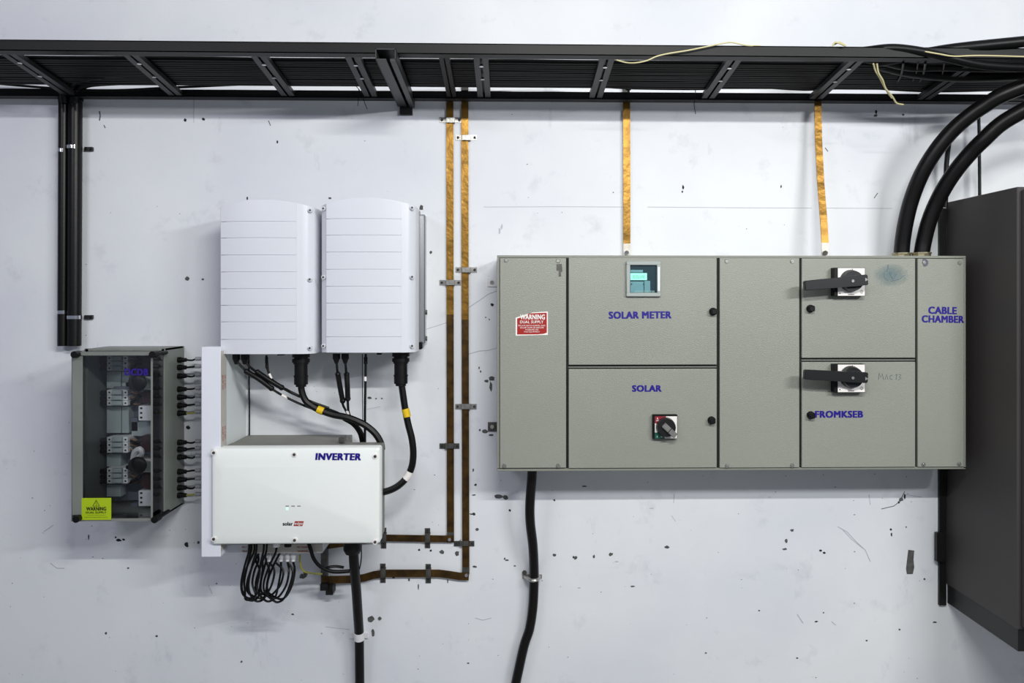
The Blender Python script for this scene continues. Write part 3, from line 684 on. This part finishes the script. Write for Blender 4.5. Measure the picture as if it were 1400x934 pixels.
for x in (393, 401, 409): G().pbox(x-2.6, 691.6, x+2, 692.6, df-.001, df+.0006).done('led_mark', M_darksteel, IV)
G().pbox(390.5, 693.5, 394.5, 698, df-.001, df+.0004, .0003).done('status_light', mat('green_status_light', (214, 246, 228), .3, emit=.25), IV, label='pale green status light')
gl = G(); a = P(482, 745, .20); gl.cyl((a.x, -.20, a.z+.012), (a.x, -.20, a.z-.016), .031, 20, .031).cyl((a.x, -.20, a.z-.016), (a.x, -.20, a.z-.030), .031, 20, .024); gl.done('bottom_gland', M_black, IV, True)
for x in (378, 393.5):
    a = P(x, 744, .24); G().cyl((a.x, -.24, a.z+.012), (a.x, -.24, a.z-.008), .012, 14).done('bottom_gland', M_whitepl if x < 380 else M_black, IV, True)

# bottom riser pipe
RP = thing('riser_pipe', 'black pipe leaning down from the inverter bottom gland', 'pipe', P(491, 866, .05))
G().tube([P(483, 752, .20), P(484.5, 775, .18), P(487, 805, .14), P(489, 835, .10), P(491, 866, .055)], .0172, 16, 5).done('pipe', M_conduit, RP, True)
G().tube([P(490.7, 864, .057), P(491.2, 874, .05)], .019, 16, 2, False).pbox(478, 866, 503, 873, 0, .008).done('pipe_clamp', M_whitepl, RP, True)
tag(G().tube([P(491.2, 873, .05), P(491.5, 900, .045), P(492, 950, .045)], .0168, 16, 3).done('lower_pipe', M_conduit, smooth=True), 'black pipe continuing straight down below the white clamp', 'pipe')

# hanging loops of spare cable
loopspec = [(342,330,352,818,.24,.23),(345,334,345,820,.22,.2),(349,331,356,821,.20,.21),(352,340,365,822,.25,.19),(356,338,372,818,.18,.2),(362,352,381,822,.23,.18),(366,350,384,814,.20,.2),(370,357,392,818,.17,.21),(379,361,397,823,.22,.2),(385,366,400,819,.19,.18)]
words = ['outermost left', 'second from left', 'third from left', 'fourth from left', 'fifth from left', 'sixth from left', 'seventh from left', 'eighth from left', 'next to rightmost', 'outermost right']
for k, (xt, xlft, xrt, yb_, d1, d2) in enumerate(loopspec):
    xe = [350,353,359,364,368,384,376,393,393,401][k]
    xm = (xlft+xrt)/2
    pts = [P(xt-1, 742, d1), P(xt-2, 755, d1), P((xt+xlft)/2-1, 772, d1), P(xlft, 795, d1-.01), P(xlft+1, 810, d1-.01), P(xm-4, yb_-1, d1-.02), P(xm+3, yb_, d2), P(xm+10, yb_-6, d2), P(xrt, 798, d2-.01), P(xrt+3, 780, d2-.02), P(xe, 768, .17), P(xe, 758, .17)]
    tag(G().tube(pts, .0038, 7, 6).done('looped_cable', M_cable, smooth=True), 'thin black spare cable looped under the inverter, ' + words[k] + ' of the bunch', 'cable', 'spare cable loops hanging under the inverter')
tag(G().tube([P(422,742,.22), P(425,752,.22), P(429,764,.21), P(437,774,.2), P(448,780,.19), P(460,782,.18), P(478,781,.17)], .0065, 10, 6).done('earth_cable', M_cable, smooth=True), 'thicker black cable sweeping right under the inverter to the pipe', 'cable')
tag(G().tube([P(470,776,.17), P(460,774.5,.17), P(450,775.5,.18), P(445,778,.18)], .005, 8, 5).done('short_cable', M_cable, smooth=True), 'short black cable bowed above the sweep beside the pipe', 'cable')
tag(G().tube([P(410,759,.17), P(410,768,.16), P(413,778,.15), P(420,783,.14), P(440,785,.1)], .003, 7, 6).done('earth_wire', M_ygwire, smooth=True), 'thin olive wire curving from the short duct to the metal strap', 'wire')
tag(G().tube([P(494,746,.20), P(494,762,.19), P(492,776,.18), P(488,783,.17), P(480,789,.16)], .0022, 6, 6).done('drop_wire', M_cable, smooth=True), 'fine black wire dropping at the right of the bottom gland', 'wire')
VS = thing('metal_strap', 'upright dull metal strap under the inverter holding the lower copper strip', 'strap', P(442, 800, 0))
G().pbox(438.5, 744, 446.5, 799, 0, .03, .001).done('strap', M_darksteel, VS)
G().pbox(437.5, 799, 448, 808, 0, .06, .001).done('end_block', M_cabblack, VS); G().pbox(445, 800, 455, 814, 0, .05, .001).pbox(447, 803, 452, 811, .05, .052).done('end_block', M_cabblack, VS)

# ------------------------------------------------------------------ copper strips and saddles
def strip(pp, wpx, label, segs, cat='copper strip', wide=None):
    """segs: list of (from, to, material, name) along the centre line pp [(px,py,d)]"""
    T = thing('earth_strip', label, cat, P(*pp[-1]))
    for (i, j, m, nm) in segs:
        G().ribbon([P(*p) for p in pp[i:j+1]], wpx*.0027, .004).done(nm, m, T)
    return T
S1 = strip([(614.5,104,.007),(614.5,139,.007),(615,141,.007),(615.5,430,.007),(615.5,432,.007),(616,741,.007)], 9.6, 'left upright copper strip of the pair running down the middle of the wall', [(0,1,M_tapeshade,'taped_shaded_end'),(1,3,M_copperlit,'strap'),(3,5,M_copperunlit,'strap')])
S2 = strip([(635.5,104,.007),(635.5,139,.007),(635.5,141,.007),(636,437,.007),(636,439,.007),(637,785,.007)], 9.6, 'right upright copper strip of the pair, reaching lowest', [(0,1,M_tapeshade,'taped_shaded_end'),(1,3,M_copperlit,'strap'),(3,5,M_copperunlit,'strap')])
S3 = strip([(856,118,.012),(856.5,139,.012),(857,240,.012),(857,333,.012),(857,355,.012)], 9.6, 'upright copper strip with a pale end above the meter window', [(0,1,M_tapeshade,'taped_shaded_end'),(1,3,M_copperlit,'strap'),(3,4,M_tin,'tinned_end')])
S4 = strip([(1117,128,.05),(1118,139,.055),(1119,190,.065),(1122,250,.085),(1126,300,.11),(1128,332,.12),(1128,351.5,.12)], 9.4, 'bent copper strip slanting down to the right half of the grey panel', [(0,1,M_tapeshade,'taped_shaded_end'),(1,5,M_copperlit,'strap'),(5,6,M_tin,'tinned_end')])
G().cyl(P(857,345.5,.016), P(857,345.5,.024), .008, 8).done('bolt', M_chrome, S3); G().cyl(P(1128.5,346,.124), P(1128.5,346,.132), .009, 8).done('bolt', M_darksteel, S4)
G().pbox(611,728,620,742,.009,.011).done('overlap_joint', M_darksteel, S1); G().cyl(P(614.5,738,.015), P(614.5,738,.021), .006, 8).done('bolt', M_chrome, S1)
G().pbox(632,776,641,783,.009,.011).done('overlap_joint', M_darksteel, S2); G().cyl(P(637.5,787,.018), P(637.5,787,.024), .006, 8).done('bolt', M_chrome, S2)
H1 = strip([(620,737,.012),(585,736.5,.012),(524,735.5,.012),(440,747,.012)], 9, 'level copper strip, upper one running left behind the inverter', [(0,3,M_copperunlit,'strap')])
H2 = strip([(641,788.5,.013),(628,788,.013),(612,785.5,.013),(600,784,.013),(560,784,.013),(528,784,.013),(512,786,.013),(498,790,.013),(485,792,.013),(440,793,.033)], 10, 'level copper strip, lower one bending past the black pipe', [(0,9,M_copperunlit,'strap')])
def saddle(cx, cy, half_len, horiz, label, bright, half_strip=6):
    m = M_steel if bright else M_darksteel
    T = thing('saddle_clamp', label, 'clamp', P(cx, cy, 0), 'strip saddle clamps')
    e = half_len; q = half_strip; h = 3.6
    g = G()
    if horiz:
        g.pbox(cx-e, cy-h, cx-q+1, cy+h, 0, .003); g.pbox(cx+q-1, cy-h, cx+e, cy+h, 0, .003); g.pbox(cx-q, cy-h, cx+q, cy+h, .0145, .017, .0006)
        g.pbox(cx-q, cy-h, cx-q+1, cy+h, .0, .016); g.pbox(cx+q-1, cy-h, cx+q, cy+h, .0, .016)
    else:
        g.pbox(cx-h, cy-e, cx+h, cy-q+1, 0, .003); g.pbox(cx-h, cy+q-1, cx+h, cy+e, 0, .003); g.pbox(cx-h, cy-q, cx+h, cy+q, .018, .0205, .0006)
        g.pbox(cx-h, cy-q, cx+h, cy-q+1, 0, .019); g.pbox(cx-h, cy+q-1, cx+h, cy+q, 0, .019)
    g.done('strap', m, T)
    for s_ in (-1, 1):
        x, y = (cx+s_*(e-3), cy) if horiz else (cx, cy+s_*(e-3.2))
        G().cyl(P(x, y, .003), P(x, y, .0055), .005, 8).done('screw', M_dark if bright else M_chipd, T)
saddle(616,164,15,True,'bright saddle clamp highest on the left upright strip',True)
saddle(637.5,188,14.5,True,'bright saddle clamp highest on the right upright strip',True)
saddle(637.5,369,14.5,True,'bright saddle clamp halfway down the right upright strip, near the lug',True)
saddle(615.5,386.5,14.5,True,'bright saddle clamp halfway down the left upright strip',True)
saddle(637,556,14.5,True,'grey saddle clamp on the right upright strip beside the panel lower lug',True)
saddle(614.5,610,13.5,True,'dull saddle clamp low on the left upright strip',False)
saddle(634.5,743.5,14,True,'dull saddle clamp low on the right upright strip by the upper elbow',False)
saddle(584.5,736,13.5,False,'dull saddle clamp on the upper level strip, midway',False)
saddle(524.5,736,14,False,'dull saddle clamp on the upper level strip, against the inverter corner',False)
saddle(523.5,784,13,False,'dull saddle clamp on the lower level strip, left one',False)
saddle(585.5,784.5,13,False,'dull saddle clamp on the lower level strip, right one',False)

# ------------------------------------------------------------------ main distribution panel
DP = .20; DD = .212
PN = thing('distribution_panel', 'large grey steel distribution panel with four doors and navy lettering', 'electrical panel', P(1000, 642, 0))
G().pbox(679.5, 350.5, 1320.5, 642, 0, DP, .002).done('body', M_panelbody, PN)
ring(679.5, 349.5, 1320.5, 643, 3.2, DP-.004, DP+.006, .0008).done('front_lip', M_panelbody, PN)
g = G()
for x in (775.6, 981.8, 1094.4, 1253): g.pbox(x-1.5, 353.5, x+1.5, 639.5, DP, DP+.003)
for (a, b_, y) in ((777, 980, 501.6), (1096, 1252, 492)):
    g.pbox(a, y-2.4, b_, y-.9, DP, DP+.003); g.pbox(a, y+1, b_, y+2.6, DP, DP+.003)
g.done('gap_gasket', M_gap, PN)
def cover(x0, y0, x1, y1, nm): return G().pbox(x0, y0, x1, y1, DP, DD, .0018, 2).done(nm, M_panel, PN)
def pscrew(x, y, par):
    c = P(x, y, DD)
    G().cyl((c.x, -DD, c.z), (c.x, -DD-.0035, c.z), .0078, 14, .0062).cyl((c.x, -DD-.0035, c.z), (c.x, -DD-.005, c.z), .004, 8).done('screw', M_darksteel if False else M_steel, par, True)
cA = cover(683.5, 352.8, 774, 640, 'cover_plate')
dB = cover(777.5, 352.5, 980, 498.8, 'door')
dC = cover(777.5, 504.6, 980, 640, 'door')
cD = cover(984, 352.8, 1093, 639.6, 'cover_plate')
dE = cover(1096.3, 353.4, 1251.5, 489.4, 'door')
dF = cover(1096.3, 495, 1251.5, 639, 'door')
cG = cover(1254.8, 353.8, 1317.8, 638.6, 'cover_plate')
for x, y, p in ((692,356,cA),(763,357,cA),(689.5,637,cA),(763,637,cA),(993.5,357.5,cD),(1083,357.5,cD),(994,637,cD),(1083,636.5,cD),(1263.5,359,cG),(1312,359.5,cG),(1262.5,635,cG),(1311,634.5,cG)): pscrew(x, y, p)
G().cyl(P(1263.5,359,DD+.0006), P(1263.5,359,DD+.002), .013, 18).done('washer', M_chrome, cG, True)
G().ppoly([(761,361),(768,361),(769,371),(767,372),(767,378),(764,378),(764,370),(761,370)], DD, DD+.0015).done('paper_tag', M_darksteel, cA, label='small grey tag below the top screw')
LUG = [(666.5,380.5,678.5,392), (667,577.5,678.5,590)]
for k, (a, b_, c, d) in enumerate(LUG):
    l = G().pbox(a, b_, c+10, d, 0, .006, .0006).done('mounting_lug', M_whitepl if k == 0 else M_darksteel, PN)
    G().cyl(P((a+c)/2, (b_+d)/2, .006), P((a+c)/2, (b_+d)/2, .010), .008, 6).done('screw', M_steel, l)
def latch(x, y, par):
    c = P(x, y, DD)
    G().cyl((c.x, -DD, c.z), (c.x, -DD-.006, c.z), .0135, 16).box((c.x-.010, -DD-.022, c.z-.010), (c.x+.010, -DD-.006, c.z+.010), .003).done('latch_knob', M_black, par, True)
latch(974.5, 426, dB); latch(972.5, 574.5, dC); latch(1107.5, 422, dE); latch(1108, 567.5, dF)
text('lettering', 'SOLAR METER', 832, 425.8, 918, 435.8, DD, M_navy, dB, .042, tilt=.006)
text('lettering', 'SOLAR', 864, 526.6, 904.5, 535.8, DD, M_navy, dC, .042)
text('lettering', 'CABLE', 1269, 419.4, 1308, 429.6, DD, M_navy, cG, .038, tilt=-.02)
text('lettering', 'CHAMBER', 1260, 431.4, 1318, 441.4, DD, M_navy, cG, .038, tilt=-.015)
text('lettering', 'FROMKSEB', 1114, 561.6, 1180, 571.4, DD, M_navy, dF, .042)
# meter
fr = ring(856.5, 357.3, 903.6, 405.6, 5.2, DD-.001, DD+.012, .0022).done('meter_frame', M_frame, dB, True)
G().pbox(861, 362, 899.5, 401, DD, DD+.0015).done('meter_face', M_meter, dB)
G().pbox(862, 373.5, 884.5, 383, DD+.0015, DD+.003).done('meter_display', M_lcd, dB, label='lit green meter display')
G().pbox(862, 385, 880, 400, DD+.0015, DD+.0025).pbox(881, 384, 889, 400, DD+.0015, DD+.002).pbox(862, 369, 879, 372.5, DD+.0015, DD+.002).done('meter_label', M_meterl, dB)
text('meter_lettering', '0018.6 kWh', 865, 376, 882, 381, DD+.003, mat('lcd_digits', (96, 150, 130), .5), dB, .0)
for (x, y) in ((863.5, 388.5), (880, 388.5)): G().cyl(P(x, y, DD+.0025), P(x, y, DD+.005), .0022, 8).done('meter_button', M_dark, dB)
text('meter_lettering', 'ENERGY METER', 868, 397.5, 895, 400, DD+.0026, M_white, dB, .02)
G().pbox(861.2, 362, 899, 401, DD+.0075, DD+.0085).done('meter_pane', M_pane, dB)
G().pbox(899.4, 365, 902.2, 398, DD+.012, DD+.014).done('meter_hinge', M_whitepl, dB)
# red sticker, corner torn away
G().ppoly([(705,434.5),(719,430),(729,427.2),(749,426),(749,458),(705,459)], DD, DD+.0006).done('warning_sticker', M_white, cA, label='white-edged red warning sticker with a torn corner')
G().ppoly([(707,435.5),(720,432),(723,428.6),(747.5,427.6),(747.7,455),(743,456.5),(735,457.2),(707,457.4)], DD+.0006, DD+.0010).done('sticker_field', M_stred, cA)
text('lettering', 'WARNING', 711, 430, 745, 437, DD+.001, M_white, cA, .03)
text('lettering', 'DUAL SUPPLY', 711, 438.3, 743, 442.2, DD+.001, M_white, cA, .012)
for k, (s_, a, b_) in enumerate((('ISOLATE BOTH NORMAL AND', 708.5, 745.5), ('SOLAR SUPPLIES BEFORE', 711, 743.5), ('WORKING ON', 718, 736), ('THIS EQUIPMENT', 716, 738))):
    text('lettering', s_, a, 444.2+k*2.9, b_, 446.2+k*2.9, DD+.001, M_white, cA, .0)
# rotary isolators
def isolator(par, px0, py0, px1, py1, tilt):
    G().pbox(px0-1.5, py0, px1, py1, DD, DD+.03, .001).done('switch_box', M_black, par)
    G().pbox(px0+3.6, py0+.6, px1-.6, py1-.6, DD+.03, DD+.0315).done('switch_plate', M_white, par, label='white switch plate')
    cx_, cy_ = 1165.5, (py0+py1)/2-1.5
    c = P(cx_, cy_, DD+.045)
    G().cyl((c.x, -DD-.0315, c.z), (c.x, -DD-.055, c.z), .0385, 32, .034).done('switch_dial', M_switch, par, True)
    # handle
    d1 = DD+.075
    pr = P(1187, cy_, d1); L1 = P(1100.5, cy_, d1)
    g = G()
    zc = pr.z; ln = pr.x-L1.x
    prof = [(0, .015), (-.004, .018), (-.035, .018), (-.085, .0172), (-ln+.004, .0165), (-ln, .0135)]
    top = [Vector((pr.x+a, -d1, zc+b_)) for a, b_ in prof]; bot = [Vector((pr.x+a, -d1, zc-b_)) for a, b_ in reversed(prof)]
    rot = Matrix.Translation(c) @ Matrix.Rotation(tilt, 4, 'Y') @ Matrix.Translation(-c)
    g.prism([rot @ v for v in top+bot], (0, .021, 0))
    bmesh.ops.bevel(g.b, geom=list(g.b.edges), offset=.0018, segments=1, affect='EDGES')
    g.done('switch_handle', M_switch, par, label='long black lever handle')
    for dx, s_ in ((-.012, 0), (.036, 1)):
        q = rot @ Vector((c.x+dx, -d1-.0005, c.z))
        if s_: G().prism([q+Vector((-.006, 0, .006)), q+Vector((.006, 0, 0)), q+Vector((-.006, 0, -.006))], (0, -.001, 0)).done('pointer_mark', M_steel, par)
        else: G().cyl(q, q+Vector((0, -.002, 0)), .005, 10).done('handle_screw', M_steel, par)
    G().cyl(P(px0+6.3, py1-4, DD+.0315), P(px0+6.3, py1-4, DD+.0325), .0022, 8).done('plate_rivet', M_dark, par)
    text('lettering', 'Hensel', px0+17.5, py1-3.4, px0+26, py1-1.6, DD+.0315, M_dark, par, .02) if False else text('lettering', 'Isolator', px0+17.5, py1-3.4, px0+26, py1-1.6, DD+.0315, M_dark, par, .02)
    text('lettering', 'I', 1164.8, py0+1.4, 1165.6, py0+4, DD+.0315, M_dark, par, .0)
    g = G(); q = P(px1-5, py1-6, DD+.032)
    g.tube([q+Vector((math.cos(t)*.005, 0, math.sin(t)*.005)) for t in [k*2*math.pi/12 for k in range(13)]], .0005, 4, 1, False); g.tube([q+Vector((0, 0, -.007)), q+Vector((0, 0, .007))], .0005, 4, 1, False)
    g.done('earth_symbol', M_dark, par)
isolator(dE, 1142, 366, 1183, 405, math.radians(-5.5))
isolator(dF, 1142, 498, 1183, 536.8, math.radians(3.0))
# small coloured rotary switch
G().pbox(892.5, 567, 926.3, 600.3, DD, DD+.016, .002).done('switch_box', M_black, dC)
d2 = DD+.016
G().pbox(895.3, 569.4, 925.6, 599.6, d2, d2+.001).done('switch_plate', M_white, dC, label='white switch plate with red and green corners')
G().ppoly([(895.3,569.4),(911,569.4),(908,572),(902,578),(899,579),(895.3,579)], d2+.001, d2+.0016).done('red_field', M_redpl, dC)
G().ppoly([(895.3,591.5),(899,591.5),(903,594),(908,597),(909,599.6),(895.3,599.6)], d2+.001, d2+.0016).done('green_field', M_green, dC)
text('lettering', '0', 898, 571, 899.6, 573.4, d2+.0016, M_white, dC, .03); text('lettering', 'OFF', 897, 574.2, 901, 576, d2+.0016, M_white, dC, .03)
text('lettering', 'I', 898, 595.8, 898.7, 598.4, d2+.0016, M_white, dC, .03); text('lettering', 'ON', 903, 596.6, 905.5, 598.4, d2+.0016, M_white, dC, .02)
c = P(911.5, 585, d2+.02)
G().cyl((c.x, -d2-.001, c.z), (c.x, -d2-.022, c.z), .0335, 32, .031).done('switch_dial', M_switch, dC, True)
rot = Matrix.Translation(c) @ Matrix.Rotation(math.radians(43), 4, 'Y') @ Matrix.Translation(-c)
g = G(); g.box((c.x-.017, -d2-.032, c.z-.0095), (c.x+.040, -d2-.022, c.z+.0095), .002)
bmesh.ops.transform(g.b, matrix=rot, verts=g.b.verts); g.done('switch_lever', M_steel, dC, label='grey metal lever')
g = G(); g.box((c.x+.010, -d2-.0328, c.z-.0095), (c.x+.0125, -d2-.0315, c.z+.0095)); bmesh.ops.transform(g.b, matrix=rot, verts=g.b.verts); g.done('lever_line', M_dark, dC)
# marker traces on the right-hand doors
g = G()
for pts in ([(1210,374),(1209,378),(1211,382),(1214,383)], [(1216,372),(1218,377),(1221,381),(1224,379),(1226,373)], [(1212,371),(1214,367),(1214,362)], [(1218,384),(1228,382),(1236,376)]):
    g.tube([P(x, y, DD+.0003) for x, y in pts], .0011, 5, 4)
g.done('marker_scribble', M_blue, dE, label='faint blue marker smudge')
sm = bpy.data.materials.new('marker_stain'); sm.use_nodes = True; nt = sm.node_tree; pb = nt.nodes['Principled BSDF']
pb.inputs['Base Color'].default_value = lin((100, 132, 140))+(1,); pb.inputs['Roughness'].default_value = .4
tcn = nt.nodes.new('ShaderNodeTexCoord'); gr = nt.nodes.new('ShaderNodeTexGradient'); gr.gradient_type = 'SPHERICAL'; mp = nt.nodes.new('ShaderNodeMapping'); mp.vector_type = 'POINT'
mp.inputs['Location'].default_value = (-1, -1, 0); mp.inputs['Scale'].default_value = (2, 2, 0)
nt.links.new(tcn.outputs['Generated'], mp.inputs[0])
sw_ = nt.nodes.new('ShaderNodeSeparateXYZ'); cw = nt.nodes.new('ShaderNodeCombineXYZ')
nt.links.new(tcn.outputs['Generated'], sw_.inputs[0]); nt.links.new(sw_.outputs[0], cw.inputs[0]); nt.links.new(sw_.outputs[2], cw.inputs[1]); nt.links.new(cw.outputs[0], mp.inputs[0]); nt.links.new(mp.outputs[0], gr.inputs[0])
nz = nt.nodes.new('ShaderNodeTexNoise'); nz.inputs['Scale'].default_value = 22; nt.links.new(tcn.outputs['Object'], nz.inputs['Vector'])
mm = nt.nodes.new('ShaderNodeMath'); mm.operation = 'MULTIPLY'; nt.links.new(gr.outputs['Fac'], mm.inputs[0]); nt.links.new(nz.outputs['Fac'], mm.inputs[1]); nt.links.new(mm.outputs[0], pb.inputs['Alpha'])
G().ppoly(blob(1218, 376, 54, 34, 16, 0, .05), DD, DD+.0002).done('marker_stain', sm, dE)
g = G()
for pts in ([(1201,519),(1202,510),(1204,516),(1206,511),(1208,519)], [(1210,519),(1212,512),(1214,519)], [(1220,513),(1217,514),(1217,518),(1220,519)], [(1224,512),(1227,512)], [(1226,512),(1225,519)], [(1229,512),(1232,513),(1229.5,515.5),(1232,517),(1228,520)]):
    g.tube([P(x, y, DD+.0003) for x, y in pts], .0009, 5, 1, False)
g.done('marker_scribble', M_ink, dF, label='faint handwritten marker note')

# cable below the panel, its clamp
tag(G().tube([P(727.5,641,.11), P(727,655,.105), P(724.5,690,.10), P(725,715,.09), P(728.5,745,.07), P(730,775,.045), P(730,800,.035), P(728.5,830,.035), P(724,860,.035), P(716,885,.035), P(704,940,.035)], .0172, 16, 5).done('supply_cable', M_conduit, smooth=True),
    'thick black cable leaving the grey panel bottom and curving down the wall', 'cable')
SC = thing('cable_clamp', 'pale metal clamp holding the thick cable below the panel', 'clamp', P(728, 790, 0))
G().pbox(714, 786, 741, 791, 0, .004).done('strap', M_steel, SC)
a, b_ = P(730, 790, .033), P(730, 786, .033)
G().tube([P(718,788.5,.012), P(723,792,.04), P(729,794,.056), P(735,792,.045), P(737,788.5,.012)], .007, 8, 5).done('saddle', M_steel, SC, True)
G().cyl(P(717,783,.004), P(717,783,.012), .009, 6).done('bolt', M_dark, SC)

# conduits entering the panel top
for pp, r, lab in [
    ([(1232.5,350,.10),(1234,330,.105),(1239,300,.12),(1247,270,.14),(1260,238,.17),(1278,208,.20),(1300,181,.23),(1322,161,.26),(1345,145,.29),(1375,128,.33),(1440,104,.40)], .0268, 'upper thick black conduit arching from the panel top to the right end of the tray'),
    ([(1259.5,350,.12),(1263,330,.125),(1270,303,.14),(1280,278,.16),(1294,252,.19),(1310,229,.22),(1328,208,.25),(1345,191,.28),(1375,165,.32),(1440,130,.40)], .0268, 'lower thick black conduit arching from the panel top close to the dark cabinet')]:
    T = thing('flexible_conduit', lab, 'conduit', P(*pp[0]))
    G().tube([P(*p) for p in pp], r, 18, 6).done('pipe', M_conduit, T, True)
    x, d = pp[0][0], pp[0][2]; q = P(x, 350, d); zt_ = P(x, 351, .2).z
    g = G()
    g.cyl((q.x, -d, zt_-.004), (q.x, -d, zt_+.014), .031, 10); g.cyl((q.x, -d, zt_+.014), (q.x, -d, zt_+.019), .034, 20); g.done('gland_nut', M_brass, T)
# vertical leads into the dark cabinet
tag(G().tube([P(1338,150,.06), P(1339,210,.06), P(1339.5,282,.06)], .0055, 10, 3).done('drop_cable', M_cable, smooth=True), 'black cable dropping straight into the dark cabinet, right of two', 'cable')
tag(G().tube([P(1299,182,.05), P(1294,225,.05), P(1293.5,262,.05), P(1292,283,.05)], .0085, 10, 3).done('drop_cable', M_cable, smooth=True), 'black cable dropping behind the arched conduits to the cabinet edge', 'cable')

# dark wall cabinet at the right edge
CBT = thing('wall_cabinet', 'charcoal steel cabinet at the far right, behind the panel edge', 'cabinet', P(1293, 824, 0))
xc = P(1293.5, 500, 0).x; zt, zk, zb = P(1293, 277, 0).z, P(1293, 798, 0).z, P(1293, 824, 0).z
dc = .42
G().box((xc, -dc, zk), (xc+.7, -.001, zt), .002).done('housing', M_cab, CBT)
G().box((xc+.004, -dc+.002, zb), (xc+.69, -.001, zk)).done('plinth', M_cabblack, CBT)
G().box((xc+.012, -dc-.02, zk+.01), (xc+.69, -dc, zt-.01), .003).done('door', M_cab, CBT)
G().pbox(1284.5, 285, 1294, 828, 0, .012).done('back_frame', M_cabblack, CBT)
G().pbox(1281, 729, 1293, 768, .012, .03).done('hinge_block', M_cabblack, CBT)
